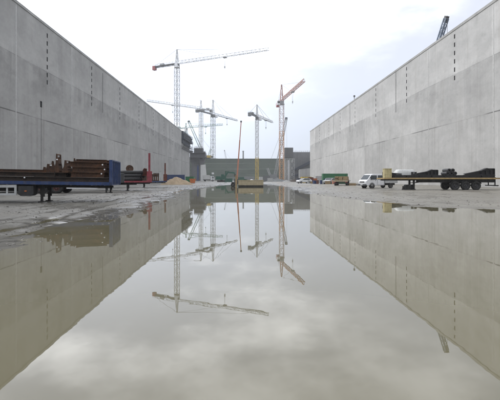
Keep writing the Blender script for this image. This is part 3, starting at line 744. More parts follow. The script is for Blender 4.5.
# --- near left: blue trailer
yaw1=R(8)
T1=trailer((PX(111,20.3)-.17,20.3+1.27,GZ),yaw1,'blue flatbed trailer nearest on the left with blue headboard, loaded with rusty steel',13.6,1.03,'blue','blue','rim',(-9.6,-10.9,-12.2),-3.56,1.1,1.08,.016,guard=(-9.0,-4.52,'greywhite'),toolbox=(-4.46,-3.74))
D1=lambda x:1.03-.016*x
def cargo1():
    gb='long dark steel beams on the blue trailer'
    lb='long dark steel beam lying along the blue trailer deck'
    p0=None
    pitch=math.atan(.016)
    for (x,y,k) in ((-5.95,-.95,0),(-6.1,-.6,0),(-5.95,-.25,0),(-6.0,.1,0),(-6.05,.45,0),(-5.95,.85,0),(-8.1,-.8,1),(-7.7,-.4,1),(-8.2,.0,1),(-7.9,.5,1)):
        loc,rot=place(T1,x,y,D1(x)+.005+k*.222+(.004 if k else 0),0,pitch,R(random.uniform(-.9,.9)))
        if p0 is None:
            p0=ibeam(11.6,.22,.24,.025).build('steel_beam',M['rustdark'],loc=loc,rot=rot); tag(p0,lb,'steel beam',gb)
        else: o=dup(p0,loc,rot); o.scale=(random.uniform(.9,.985),1,1)
    q0=None
    for (x,y,z,L,a) in ((-4.6,-.7,.455,2.6,3),(-5.6,-.2,.455,3.4,-4),(-6.9,-.6,.455,3.8,2),(-8.6,.1,.455,3.2,-3),(-5.0,.45,.455,4,5),(-7.5,-.9,.455,2.4,-2),(-9.6,-.5,.455,3.6,3),(-1.1,-.62,1.035,1.5,6),(-.95,.1,1.035,1.5,-5),(-1.3,.9,1.035,1.4,3)):
        loc,rot=place(T1,x,y,D1(x)+z,0,pitch,R(a))
        if q0 is None: q0=o=ibeam(1,.13,.12,.018).build('rusty_bar',M['rust'],loc=loc,rot=rot); tag(o,'thin rusty steel bar lying loose on top of the load of the blue trailer','steel bar','loose rusty bars on the blue trailer')
        else: o=dup(q0,loc,rot)
        o.scale=(L,1,1)
    gr='rusty steel sections stacked behind the blue headboard'; lr='rust brown steel section in the stack against the blue headboard'
    p0=None
    for k in range(4):
        for j in range(7):
            if k==3 and j%3==1: continue
            x=-1.02+random.uniform(-.22,.06); loc,rot=place(T1,x,-1.0+j*.31,D1(x)-.03+.265*k,0,pitch,R(random.uniform(-6,6)))
            loc=(loc[0],loc[1],loc[2]+.0)
            if k==0: continue
            if p0 is None:
                p0=ibeam(1.62,.26,.25,.03).build('steel_section',M['rust'],loc=loc,rot=rot); tag(p0,lr,'steel section',gr)
            else: dup(p0,loc,rot)
    gk='rusty pointed steel brackets on the blue trailer'; lk='rusty pointed steel bracket standing on the dark beams'
    spec=((-2.0,-.3,.26,.68,1),(-2.2,.3,.28,.80,1),(-2.42,-.2,.34,.66,1),(-2.62,.4,.3,.5,1),(-2.80,-.4,.24,.98,1),(-2.96,.2,.26,.84,1),(-3.12,-.3,.32,.6,1),(-3.35,.1,.4,.46,1),(-3.6,.3,.4,.3,1),(-2.3,-.65,.36,.36,1))
    ref=gusset(); p0=None
    for i,(x,y,s,h,_) in enumerate(spec):
        loc,rot=place(T1,x,y,D1(x)+.455,0,0,R(random.uniform(-22,22)))
        if p0 is None: p0=o=ref.build('steel_bracket',M['rust'],loc=loc,rot=rot); tag(o,lk,'steel bracket',gk)
        else: o=dup(p0,loc,rot)
        o.scale=(s,1,h)
    p0=None
    for x,y,z in ((-2.8,-.64,1.1),(-3.12,-.54,.8),(-4.2,-1.085,.15),(-.45,-1.16,.86),(-.35,-1.16,.62),(-.5,-1.16,.4)):
        loc,rot=place(T1,x,y,D1(x)+z)
        if p0 is None:
            p0=MB().prism_y([(-.03,0),(.02,-.01),(.04,.03),(.01,.07),(-.03,.05)],-.015,.015).build('tag_label',M['white'],loc=loc,rot=rot); tag(p0,'tiny white tag tied to the steel on the blue trailer','tag','white tags on the steel load')
        else: dup(p0,loc,rot)
cargo1()
# --- second: dark trailer with pale side guard behind it
T2=trailer((PX(117,34)+.1,34.6,GZ),R(4),'dark flatbed trailer with red rims and pale side guard, behind the blue trailer',11.0,1.05,'dgrey','dgrey','rim_red',(-4.9,-6.1),-1.0,1.4,.6,0,guard=(-4.1,-1.6,'white'))
# --- third: red trailer with stanchion
T3=trailer((PX(152,41),41.0,GZ),R(13),'red flatbed trailer with tall red end post, carrying black pipes',13.6,1.02,'red','red','rim_red',(-9.4,-10.7,-12.),-2.4,1.3,2.75,0,head_style='stanchion')
def cargo3():
    p0=None
    for k,(y,z) in enumerate(((-.95,0),(-.55,0),(-.15,0),(.25,0),(.65,0),(-.75,.33),(-.35,.33),(.05,.33),(.45,.33),(-.55,.66),(-.1,.66))):
        x=-5.9+random.uniform(-.3,.3) ; loc,rot=place(T3,x-.0,y,1.02+.19+z-.02)
        if p0 is None:
            p0=MB(); p0.lathe_y([(.15,-4.9),(.19,-4.9),(.19,4.9),(.15,4.9)],18); p0.xf(lambda a,b,c:(b,a,c)); p0=p0.build('steel_pipe',M['black'],loc=loc,rot=rot,smooth=True); tag(p0,'long black steel pipe on the red trailer','pipe','black pipes on the red trailer')
        else: dup(p0,loc,rot)
    loc,rot=place(T3,-2.2,.1,1.02+.87,0,0,0)
    g=MB(); g.lathe_y([(.03,-.33),(.2,-.35),(.3,-.37),(.36,-.37),(.36,-.12),(.31,-.08),(.31,.08),(.36,.12),(.36,.37),(.3,.37),(.2,.35),(.03,.33)],20); g.xf(lambda a,b,c:(a,b,c+.36)); o=g.build('cable_drum',M['rust'],loc=loc,rot=rot); o.scale=(1.0,1,1); tag(o,'round rusty drum lying on the black pipes','drum')
    loc,rot=place(T3,-1.0,.1,1.02+.5); o=bracket(1.0,.8).build('steel_bracket',M['rustred'],loc=loc,rot=rot); tag(o,'red brown pointed steel bracket beside the tall red post','steel bracket')
    loc,rot=place(T3,-4.2,.2,1.02+.87); o=bracket(1.3,.5).build('steel_bracket',M['rust'],loc=loc,rot=rot); tag(o,'low rusty steel bracket on the black pipes close to the blue headboard','steel bracket')
cargo3()
# --- fourth: blue trailer farther off
T4=trailer((PX(167,57),57,GZ),R(11),'blue edged flatbed trailer farthest on the left with dark red end post',12.5,.92,'blue','rustred','rim',(-9.,-10.3),-3.2,1.3,2.5,0,head_style='stanchion')
p0=None
for k,(x,y,z,s) in enumerate(((-1.6,-.5,0,1.),(-1.6,.5,0,1.),(-2.9,-.3,0,1.1),(-4.4,0,0,1.),(-1.5,.0,.62,.8),(-6.0,.0,0,1.))):
    loc,rot=place(T4,x,y,.92+z,0,0,R(random.uniform(-6,6)))
    if p0 is None:
        g=MB(); g.box(-.5,.5,-.4,.4,0,.08); g.box(-.5,.5,-.4,.4,.53,.6)
        for xx in (-.45,-.2,.05,.3): g.box(xx,xx+.15,-.36,.36,.08,.53)
        p0=o=g.build('steel_crate',M['rust'],loc=loc,rot=rot); tag(o,'rusty steel grillage block on the farthest left trailer','steel block','rusty blocks on the farthest left trailer')
    else: o=dup(p0,loc,rot)
    o.scale=(s,1,1.6*s if z==0 else s)
loc,rot=place(T4,-.95,-.9,.92); o=MB().box(-.13,.13,-.13,.13,0,1.35).box(-.2,.2,-.2,.2,1.35,1.42).build('bollard',M['greywhite'],loc=loc,rot=rot); tag(o,'upright pale post between the rusty blocks and dark red end post','post')

# --- right trailer
TR=trailer((PX(384.2,43.4),43.4+1.2,GZ),math.pi,'ochre edged flatbed trailer with cream box at its front end before the right wall',12.5,1.34,'ochre','cream','rim_black',(-7.75,-8.9,-10.05),-3.5,1.15,1.0,0,head_style='cheek',r=.49,toolbox=None)
def cargoR():
    lb='long black steel beam lying along the ochre trailer deck'; p0=None
    for (x,y,k) in ((-6.6,1.0,0),(-6.8,.62,0),(-6.5,.24,0),(-6.9,-.14,0),(-6.6,-.55,0),(-6.7,-.95,0)):
        loc,rot=place(TR,x,y,1.34+.0+k*.3,0,0,R(random.uniform(-.3,.3)))
        if p0 is None:
            p0=stiff_ibeam(11.1,.28,.3,.04,9).build('steel_beam',M['black'],loc=loc,rot=rot); tag(p0,lb,'steel beam','long black beams on the ochre trailer')
        else: dup(p0,loc,rot)
    base=1.34+.285
    # black brackets (peaks to the right in the picture = towards the tail)
    loc,rot=place(TR,-3.2-1.6,.5,base); o=bracket(2.6,.62,.5).build('steel_bracket',M['black'],loc=loc,rot=(0,0,0)); tag(o,'black wedge shaped bracket beside the pale tarpaulin bundle','steel bracket')
    loc,rot=place(TR,-10.7,.5,base); o=bracket(3.2,.78,.55).build('steel_bracket',M['black'],loc=loc,rot=(0,0,0)); tag(o,'larger black wedge shaped bracket above the rear wheels','steel bracket')
    loc,rot=place(TR,-1.15,.4,base); o=bracket(2.0,.38,.5).build('steel_bracket',M['black'],loc=loc,rot=(0,0,math.pi)); tag(o,'low black bracket just behind the cream box','steel bracket')
    p0=None
    for x,z in ((-7.05,0),(-7.45,0),(-7.85,0),(-7.2,.33),(-7.6,.33)):
        loc,rot=place(TR,x,.35,base+z+.19)
        if p0 is None:
            p0=MB().lathe_y([(.10,-.6),(.2,-.6),(.2,.6),(.10,.6)],16).build('steel_roll',M['black'],loc=loc,rot=(0,0,0)); tag(p0,'short black steel roll in the heap over the front wheel of the ochre trailer','steel roll','black rolls on the ochre trailer')
        else: dup(p0,loc,(0,0,0))
    p0=None
    for x,y in ((-3.15,.95),(-3.5,.95)):
        loc,rot=place(TR,x,y,base)
        if p0 is None:
            p0=MB().cyl((0,0,0),(0,0,.3),.13,12).cyl((0,0,.3),(0,0,.34),.16,12).build('steel_bollard',M['black'],loc=loc); tag(p0,'stubby black steel pin in front of the pale tarpaulin bundle','steel pin','black pins on the ochre trailer')
        else: dup(p0,loc)
    # pale tarpaulin covered bundle
    g=MB(); n=18; prof=[]
    xs=np.linspace(-1.2,1.2,n)
    vs=[]; m=11
    for i,x in enumerate(xs):
        hx=.62*min(1,((1-abs(x)/1.21))*3.2)**.6
        for j in range(m):
            a=math.pi*j/(m-1); y=-.62*math.cos(a); z=hx*min(1,math.sin(a)*1.5)+.02*math.sin(i*2.1+j)
            vs.append((x,y,max(0,z)))
    fs=[(i*m+j,(i+1)*m+j,(i+1)*m+j+1,i*m+j+1) for i in range(n-1) for j in range(m-1)]
    fs+=[tuple(range(m)),tuple(range((n-1)*m,n*m))]
    g.add(vs,fs); loc,rot=place(TR,-2.75,-.15,base); o=g.build('tarpaulin_bundle',M['tarp'],loc=loc,smooth=True); tag(o,'pale rounded tarpaulin covered bundle on the ochre trailer','covered bundle')
cargoR()
# pallet and pieces lying beneath the right trailer
for k,(px,w,lab) in enumerate(((406.5,.75,'left dark steel chock under the ochre trailer front'),(411.5,.55,'right dark steel chock under the ochre trailer front'))):
    d=44.6; g=MB(); g.box(-w/2,w/2,-.4,.4,0,.12); g.box(-w/2+.05,w/2-.05,-.35,.35,.12,.42); g.cyl((0,-.37,.42),(0,.37,.42),.18,10)
    o=g.build('steel_chock',M['dark'],loc=(PX(px,d),d,GZ-.01)); tag(o,lab,'steel chock')

# ------------------------------------------------------------------ white pickup van
def pickup():
    d=53.2; th=R(197)
    cx=PX(377.4,d)
    t=empty('pickup_van',(cx,d,GZ),th,'white double cab flatbed van parked by the cream trailer box','van')
    W=.94
    prof=[(2.36,.38),(2.44,.62),(2.42,.98),(2.2,1.16),(1.62,1.86),(1.3,1.97),(-.3,1.98),(-.46,1.85),(-.5,.38)]
    g=MB(); g.prism_y(prof,-W,W)
    def tumble(x,y,z): return (x,y*(1-.09*max(0,z-1.1)),z)
    t.scale=(.96,.96,.94)
    body=g.xf(tumble).build('body',M['white'],t,bevel=.05)
    # windscreen
    MB().add
    g=MB(); a=Vector((2.17,0,1.21)); b=Vector((1.66,0,1.83)); nrm=Vector((.62,0,.51)).normalized()*.022
    vs=[]
    for o_ in (0,1):
        off=nrm*(1 if o_ else -1)
        vs+=[a+off+Vector((0,-.8,0)),a+off+Vector((0,.8,0)),b+off+Vector((0,.73,0)),b+off+Vector((0,-.73,0))]
    g.add(vs,[(0,1,2,3),(7,6,5,4),(0,4,5,1),(1,5,6,2),(2,6,7,3),(3,7,4,0)]); g.build('windscreen',M['glass'],t)
    for s in (-1,1):
        for x0,x1,sl in ((.72,1.62,.42),(-.32,.58,0)):
            g=MB()
            for yo in (.0,.03):
                pass
            def yy(z): return s*(W*(1-.09*max(0,z-1.1))+.006)
            def yi(z): return s*(W*(1-.09*max(0,z-1.1))-.02)
            q=[(x0,1.2),(x1+sl*.8,1.2),(x1,1.78),(x0,1.78)]
            vs=[(x,yy(z),z) for x,z in q]+[(x,yi(z),z) for x,z in q]
            g.add(vs,[(0,1,2,3),(7,6,5,4),(0,4,5,1),(1,5,6,2),(2,6,7,3),(3,7,4,0)]); g.build('side_window',M['glass'],t)
        MB().box(2.28,2.46,s*.72-.14,s*.72+.14,.72,.92).build('headlight',M['lamp'],t)
        MB().box(1.6,1.72,s*1.0-.1,s*1.0+.1,1.22,1.45).build('mirror',M['dark'],t)
    for s in (-1,1):
        g=MB()
        for x in (.66,-.4): g.box(x-.012,x+.012,s*W-.01,s*W+.004,.45,1.18)
        g.box(-.4,.65,s*W-.01,s*W+.005,.455,.475); g.box(.9,1.02,s*W-.005,s*W+.02,1.05,1.09); g.box(-.25,-.13,s*W-.005,s*W+.02,1.05,1.09)
        g.build('door_trim',M['dark'],t)
    MB().box(2.531,2.54,-.26,.26,.42,.53).build('number_plate',M['white'],t)
    MB().box(2.36,2.47,-.5,.5,.80,.93).build('grille',M['dark'],t)
    MB().box(2.2,2.53,-.93,.93,.36,.58).build('bumper',M['dgrey'],t,bevel=.03)
    g=MB(); g.box(-2.55,-.56,-.96,.96,.72,.80)
    for s in (-1,1): g.box(-2.55,-.56,s*.96-.025,s*.96+.025,.70,1.13)
    g.box(-2.575,-2.53,-.93,.93,.70,1.13); g.box(-.6,-.56,-.93,.93,.8,1.2)
    g.build('flatbed',M['greywhite'],t)
    MB().box(-2.5,-.5,-.45,.45,.42,.70).build('chassis',M['dark'],t)
    for x in (1.5,-1.5):
        for s in (-1,1):
            wheel(t,(x,s*.83,.34),.345,.24,s,'rim')
            g=MB(); g.lathe_y([(.37,s*.80),(.42,s*.80),(.42,s*.955),(.37,s*.955)],18,(x,0,.36)); 
            if x>0: g.build('wheel_arch',M['dark'],t)
pickup()

# ------------------------------------------------------------------ containers, heaps, machines along the sides
def container(loc,yaw,c,label,L=6.06,W=2.44,H=2.59,doors=True,name='shipping_container'):
    t=empty(name,loc,yaw,label,'container')
    g=MB()
    n=int(L/.28)
    for s in (-1,1):
        pts=[]
        for k in range(n):
            x=-L/2+.12+(L-.24)*k/n; w=(L-.24)/n
            y=s*(W/2-.05); y2=s*(W/2-.012)
            for a,b,yy in ((0,.35,y),(.5,.85,y2)):
                g.box(x+a*w,x+b*w+.15*w,min(yy,yy-s*.03),max(yy,yy-s*.03),.16,H-.12)
    g.box(-L/2+.1,L/2-.1,-W/2+.06,W/2-.06,H-.1,H-.05); g.box(-L/2+.1,L/2-.1,-W/2+.06,W/2-.06,.1,.16)
    g.box(-L/2+.02,-L/2+.06,-W/2+.06,W/2-.06,.16,H-.1)
    g.build('wall_panels',M[c],t)
    f=MB()
    for x in (-L/2,L/2-.12):
        for y in (-W/2,W/2-.12): f.box(x,x+.12,y,y+.12,0,H)
    for y in (-W/2,W/2-.1):
        f.box(-L/2+.12,L/2-.12,y,y+.1,0,.15); f.box(-L/2+.12,L/2-.12,y,y+.1,H-.12,H)
    for x in (-L/2,L/2-.1):
        f.box(x,x+.1,-W/2+.12,W/2-.12,0,.15); f.box(x,x+.1,-W/2+.12,W/2-.12,H-.12,H)
    f.build('frame',M[c],t)
    for s in (-1,1):
        dd=MB().box(L/2-.08,L/2-.03,min(0,s*(W/2-.13))+.01,max(0,s*(W/2-.13))-.01,.16,H-.13).build('door',M[c],t)
        MB().cyl((L/2,s*.35,.2),(L/2,s*.35,H-.2),.03,6).build('lock_rod',M['greywhite'],dd)
    return t
d=132; container((PX(175.5,d),d,GZ),R(8),'blue','blue shipping container against the left wall behind the sand heap',6.06)
d=118; container((PX(190.3,d),d,GZ),R(-4),'green','green container with orange skip beside it, near the left wall',2.4,2.2,1.9)
def skip(loc,yaw,c,label,L=3.2,W=1.8,H=1.2,cat='skip'):
    t=empty('rubble_skip',loc,yaw,label,cat)
    g=MB(); g.prism_y([(-L*.34,.12),(L*.34,.12),(L/2,H),(-L/2,H)],-W/2,-W/2+.06); g.prism_y([(-L*.34,.12),(L*.34,.12),(L/2,H),(-L/2,H)],W/2-.06,W/2)
    g.bar((-L*.34,0,.15),(-L/2+.02,0,H),W-.14,.05); g.bar((L*.34,0,.15),(L/2-.02,0,H),W-.14,.05); g.box(-L*.34,L*.34,-W/2+.07,W/2-.07,.12,.18)
    g.build('tub',M[c],t)
    g=MB(); 
    for s in (-1,1): g.box(-L/2-.03,L/2+.03,s*W/2-.05,s*W/2+.05,H+.003,H+.08)
    g.build('rim_bar',M[c],t)
    g=MB()
    for x in (-L*.25,L*.25): g.box(x-.08,x+.08,-W/2,W/2,0,.115)
    g.build('skid',M['dark'],t)
    return t
d=110; skip((PX(192.6,d),d,GZ),R(5),'orange','orange red skip in front of the green container near the left wall',1.7,1.5,1.2)
# sand heap
def heap(loc,rx,ry,h,mat,name,label,cat,seed=1):
    n,m=40,16; vs=[]; fs=[]
    for j in range(m+1):
        r=j/m
        for i in range(n):
            a=2*math.pi*i/n
            k=1+.16*math.sin(2*a+seed)+.09*math.sin(5*a+2*seed)
            z=h*(max(0,1-r**1.15))*(1+.10*math.sin(3*a+seed*2)*r) + .28*h*(fbm(np.array([r*5*math.cos(a)+9]),np.array([r*5*math.sin(a)+seed+9]),3,4)[0])*(1-r**4)
            vs.append((rx*r*k*math.cos(a),ry*r*k*math.sin(a),z-(.12 if j==m else 0)))
    for j in range(m):
        for i in range(n): fs.append((j*n+i,j*n+(i+1)%n,(j+1)*n+(i+1)%n,(j+1)*n+i))
    g=MB(); g.add(vs,fs); o=g.build(name,mat,loc=loc,smooth=True); return tag(o,label,cat)
heap((PX(176.5,84),84,GZ-.02),3.0,2.4,1.65,M['sand'],'sand_heap','tan sand heap in front of the blue container','sand heap',1)
heap((PX(355,75),76,GZ-.03),1.5,1.2,.35,M['rustdark'],'scrap_heap','low dark brown heap between timber wagon and white van','heap',4)
# white lorry left far
def lorry(loc,yaw,label,box='tarp',cab='white',L=5.2):
    t=empty('lorry',loc,yaw,label,'lorry')
    MB().prism_y([(-L/2,.95),(L/2-.1,.95),(L/2-.1,3.0),(L/2-.5,3.2),(-L/2+.3,3.2),(-L/2,3.0)],-1.2,1.2).build('cargo_box',M[box],t)
    MB().box(-L/2,L/2+2.2,-.5,.5,.6,.94).build('chassis',M['dark'],t)
    c=MB().prism_y([(L/2+.1,.55),(L/2+2.2,.55),(L/2+2.2,1.5),(L/2+1.9,2.6),(L/2+.1,2.7)],-1.15,1.15).build('cab',M[cab],t,bevel=.05)
    MB().prism_y([(L/2+2.24,1.55),(L/2+1.98,2.5),(L/2+1.9,2.48),(L/2+2.16,1.55)],-1.,1.).build('windscreen',M['glass'],c)
    for s in (-1,1): MB().box(L/2+.9,L/2+1.75,s*1.16-.012,s*1.16+.012,1.55,2.3).build('side_window',M['glass'],c)
    for x in (-L/2+1.0,L/2+1.3):
        for s in (-1,1): wheel(t,(x,s*1.0,.48),.49,.32,s)
    return t
d=205; lorry((PX(206.6,d),d,GZ),R(10),'small pale covered lorry with white cab by the left pier',L=3.6)
# floodlight mast
d=205; x=PX(213.3,d)
t=empty('floodlight_mast',(x,d-3,GZ),0,'slim mast with a bright white lamp head, right of the pale lorry','floodlight')
MB().cyl((0,0,0),(0,0,4),.12,8).build('pole',M['grey'],t); MB().box(-.55,.55,-.25,.1,3.6,4.5).build('lamp_head',M['white'],t)
# green excavator / drill
def digger(loc,yaw,label,c='green2',s=1.,reach=6.0):
    t=empty('excavator',loc,yaw,label,'excavator'); 
    for k in (-1,1):
        g=MB(); g.prism_y([(-1.7,.08),(1.7,.08),(2.05,.45),(1.7,.85),(-1.7,.85),(-2.05,.45)],k*1.15-.3,k*1.15+.3); g.build('track',M['dark'],t)
    MB().box(-.5,.5,-.8,.8,.5,1.1).box(-2.4,1.2,-1.35,1.35,1.1,2.0).box(-2.4,-.4,-1.3,1.3,2.0,2.5).build('body',M[c],t)
    cb=MB().prism_y([(-.2,2.0),(1.25,2.0),(1.3,2.5),(1.0,3.3),(-.2,3.3)],.3,1.3).build('cab',M[c],t)
    MB().prism_y([(1.33,2.15),(1.37,2.5),(1.08,3.22),(1.02,3.2),(1.3,2.5),(1.27,2.15)],.4,1.2).build('window',M['glass'],cb)
    g=MB(); g.bar((1.1,-.3,1.6),(2.6,-.3,4.2),.45,.6); g.bar((2.6,-.3,4.2),(reach,-.3,4.0),.42,.55); g.build('boom',M[c],t)
    g=MB(); g.bar((reach,-.3,4.2),(reach+.5,-.3,3.3),.35,.5); g.build('stick',M[c],t)
    g=MB(); g.prism_y([(reach+.2,3.4),(reach+.9,3.2),(reach+1.,2.6),(reach+.5,2.35),(reach+.2,2.7)],-.85,.25); g.build('bucket',M['dark'],t)
    g=MB(); g.cyl((1.3,-.3,1.9),(2.9,-.3,3.9),.09,8); g.build('hydraulic_ram',M['grey'],t)
    t.scale=(s,s,s); return t
d=150; digger((PX(221.5,d),d,GZ),R(4),'dark green excavator with arm stretched right before the bank',s=.88,reach=5.2)
d=158; container((PX(228.5,d),d,GZ),R(3),'green2','low dark green steel frame box under the excavator arm',3.0,2.,1.4)
g=MB(); d=147
g.cyl((0,0,0),(0,0,4.1),.18,8); g.box(-.5,.5,-.3,.3,0,.3); g.bar((0,0,3.9),(1.3,0,3.9),.2)
o=g.build('drill_mast',M['green2'],loc=(PX(225.6,d),d,GZ)); tag(o,'upright dark green drill post in front of the excavator arm','drill')

# ------------------------------------------------------------------ pale box in the water and red boom
def site_box():
    d=64.3; x0,x1=PX(238.2,d),PX(263.4,d); w=x1-x0
    t=empty('site_box',((x0+x1)/2,d,0),0,'beige rectangular open steel box standing in the water at the centre','steel box')
    g=MB(); H=1.0
    g.box(-w/2,w/2,0,.07,.24,H); g.box(-w/2,w/2,2.2,2.27,.24,H); g.box(-w/2,-w/2+.07,.07,2.2,.24,H); g.box(w/2-.07,w/2,.07,2.2,.24,H); g.box(-w/2+.07,w/2-.07,.07,2.2,.24,.3)
    g.build('tub',M['beige'],t)
    g=MB(); 
    for x in np.linspace(-w/2+.05,w/2-.13,7): g.box(x,x+.08,-.05,-.002,.3,H-.1)
    g.box(-w/2-.03,w/2+.03,-.06,.06,H+.002,H+.1); g.box(-w/2-.03,w/2+.03,2.2,2.3,H+.002,H+.1)
    g.build('frame',M['beige'],t)
    g=MB()
    for x in np.linspace(-w/2+.2,w/2-.2,5): g.box(x-.12,x+.12,-.04,2.3,-.12,.235)
    g.box(-w/2+.02,w/2-.02,.1,.25,-.1,.23)
    g.build('sleeper',M['dark'],t)
    gx=(x0+x1)/2
    g=MB(); g.lathe_y([(.02,-.5),(.42,-.42),(.5,0),(.42,.42),(.02,.5)],14); g.xf(lambda a,b,c:(a,b,c*.9)); o=g.build('sack',M['white'],loc=(gx+.15,d+.9,.72+.02),smooth=True); tag(o,'white bulging sack lying in the beige box','sack')
    o=MB().prism_y([(-.45,0),(.45,0),(.3,.75),(-.35,.65)],-.4,.4).build('steel_offcut',M['mgrey'],loc=(gx+1.2,d+1.2,.31)); tag(o,'grey steel offcut in the right end of the beige box','offcut')
    o=MB().prism_y([(-.5,0),(.5,0),(.42,.85),(-.1,.95),(-.5,.6)],-.35,.35).build('plastic_crate',M['green2'],loc=(gx-.95,d+1.2,.31)); tag(o,'green crate in the left end of the beige box','crate')
    # posts at the left corner
    o=MB().box(-.14,.14,-.14,.14,-.1,1.75).box(-.2,.2,-.2,.2,1.75,1.82).build('timber_post',M['wood'],loc=(x0-.32,d-.1,0)); tag(o,'brown timber post at the left corner of the beige box','post')
site_box()
def boom_lift():
    d=67.5; bx=PX(236.9,d)
    t=empty('boom_mast',(bx,d,0),0,'tall thin red boom leaning slightly right behind the beige box','boom')
    g=MB(); g.box(-.9,.9,-.7,.7,.35,.75); g.box(-.45,.45,-.5,.5,.75,1.2); g.build('chassis',M['dgrey'],t)
    for x in (-.65,.65):
        for s in (-1,1): wheel(t,(x,s*.78,.30),.36,.24,s)
    P=lambda z:Vector((PX(236.9+ (241.1-236.9)*(z-1)/(PZ(122.3,d)-1),d)-bx,0,z))
    zt=PZ(122.3,d)
    for k,(a,b,w) in enumerate(((1.0,4.6,.25),(4.4,7.8,.19),(7.6,zt,.14))):
        MB().bar(P(a),P(b),w).build('boom_section',M['redorange'],t)
    MB().box(P(zt).x-.14,P(zt).x+.14,-.14,.14,zt,zt+.25).build('boom_tip',M['dgrey'],t)
boom_lift()

# ------------------------------------------------------------------ right hand clutter
d=104; container((PX(334.6,d),d,GZ),R(-3),'green','bright green shipping container behind the timber wagon on the right',6.3)
def small_car(loc,yaw,c,label):
    t=empty('parked_car',loc,yaw,label,'car')
    g=MB(); g.prism_y([(-2.05,.3),(2.05,.3),(2.1,.7),(1.95,.88),(1.0,.98),(.4,1.42),(-1.2,1.45),(-1.85,1.0),(-2.1,.9)],-.85,.85); g.build('body',M[c],t,bevel=.06)
    for s in (-1,1): MB().prism_y([(-1.5,1.02),(.85,1.02),(.36,1.36),(-1.15,1.38)],s*.852-.012,s*.852+.012).build('side_window',M['glass'],t)
    MB().prism_y([(.98,1.04),(.5,1.4),(.46,1.36),(.92,1.0)],-.72,.72).build('windscreen',M['glass'],t)
    for x in (-1.3,1.3):
        for s in (-1,1): wheel(t,(x,s*.78,.31),.32,.2,s)
    for s in (-1,1): MB().box(2.0,2.12,s*.6-.15,s*.6+.15,.62,.76).build('headlight',M['lamp'],t)
    return t
d=112; small_car((PX(304,d),d,GZ),R(200),'white','small white car far off on the right beside the yellow container')
d=96; small_car((PX(329.8,d),d,GZ),R(235),'greywhite','dusty pale car parked in front of the green container')
d=126; container((PX(306,d),d,GZ),R(6),'yellow','yellow container behind the small white car on the right',3.0,2.2,1.9)
d=118; container((PX(310.7,d),d,GZ),R(-8),'rustred','red brown container next to the yellow one on the right',1.6,1.6,1.7)
d=100; container((PX(315.2,d),d,GZ),R(12),'blue','small dark blue box container on the right mud',.95,1.0,.85)
d=124; container((PX(319.6,d),d,GZ),R(0),'greywhite','pale grey site cabin left of the green container',2.8,2.4,2.1,name='site_cabin')
d=98; container((PX(326.3,d),d,GZ),R(-14),'blue','dark blue tall box in front of the green container',1.1,1.0,1.3)
d=128; container((PX(299.5,d),d,GZ),R(3),'blue_dark','navy low container at the left end of the right hand row',1.6,2,1.4)
d=120; skip((PX(314.5,d),d,GZ),R(0),'orange','orange skip between the yellow container and pale cabin',1.4,1.4,1.3)
d=190
for px,w,h,m_,lab in ((266.5,3.4,2.8,'mgrey','grey generator box below the middle crane, left of its neighbour'),(273.2,3.6,3.4,'grey','pale grey machine box left of the orange mast'),(270,2.2,1.6,'greywhite','low white grey box in front of the machine boxes')):
    dd=d if w>3 else 170
    container((PX(px,dd),dd,GZ),R(random.uniform(-6,6)),m_,lab,w,2.2,h,name='machine_box')
d=175
p0=None
for px in (292.5,294.8,297.1):
    loc=(PX(px,d),d+random.uniform(-3,3),GZ)
    if p0 is None:
        g=MB(); g.prism_y([(-.5,0),(.5,0),(.32,.35),(.14,.95),(-.14,.95),(-.32,.35)],-1.2,1.2); p0=g.build('concrete_barrier',M['conc'],loc=loc,rot=(0,0,R(70))); tag(p0,'pale concrete barrier below the slim gate pier','barrier','concrete barriers at the far right')
    else: dup(p0,loc,(0,0,R(75)))
d=188
heap((PX(277,d),d,GZ-.02),4.6,2.6,1.5,M['mgrey'],'rubble_heap','grey rubble heap at the foot of the orange lower mast','rubble heap',2)
heap((PX(294.5,170),170,GZ-.02),3.6,2.2,1.2,M['rustdark'],'rubble_heap','dark brown rubble heap below the slim gate pier','rubble heap',5)
heap((PX(286.5,160),160,GZ-.02),1.8,1.4,.8,M['conc'],'rubble_heap','small pale rubble heap right of the orange lower mast','rubble heap',7)
d=215; container((PX(249,d),d,GZ),R(2),'grey','grey site cabin behind the beige box before the green bank',5.,2.4,2.5,name='site_cabin')
d=222; container((PX(240.5,d),d,GZ),R(-3),'green2','dark green site container behind the red boom',4.2,2.4,2.2)
d=235; container((PX(262,d),d,GZ),R(4),'greywhite','pale site cabin right of the yellow lower mast',3.4,2.4,2.5,name='site_cabin')
def fence():
    x0,x1,d=PX(206,262),PX(282,262),276
    t=empty('site_fence',((x0+x1)/2,d,0),0,'low grey mesh site fence along the foot of the green bank','fence'); h=(x1-x0)/2
    g=MB()
    for x in np.arange(-h,h+.1,3.5): g.bar((x,0,0),(x,0,2.1),.12)
    g.bar((-h,0,2.05),(h,0,2.05),.1); g.bar((-h,0,.5),(h,0,.5),.1)
    g.build('rail_frame',M['greywhite'],t)
fence()
p0=None
for px,d,mk,lab in ((321.2,96,'blue','blue oil drum left of the dusty pale car'),(323.4,97,'greywhite','pale oil drum between blue drum and dark blue box'),(333.2,93,'redorange','orange drum in front of the green container'),(317.6,99,'rustred','red brown oil drum beside the small dark blue box'),(308.3,108,'greywhite','pale oil drum right of the far white car')):
    g=MB()
    for z in (0,.3,.6): g.cyl((0,0,z+.02),(0,0,z+.28),.285,16).cyl((0,0,z+.28),(0,0,z+.32),.30,16)
    o=g.build('oil_drum',M[mk],loc=(PX(px,d),d,GZ-.02)); tag(o,lab,'drum')
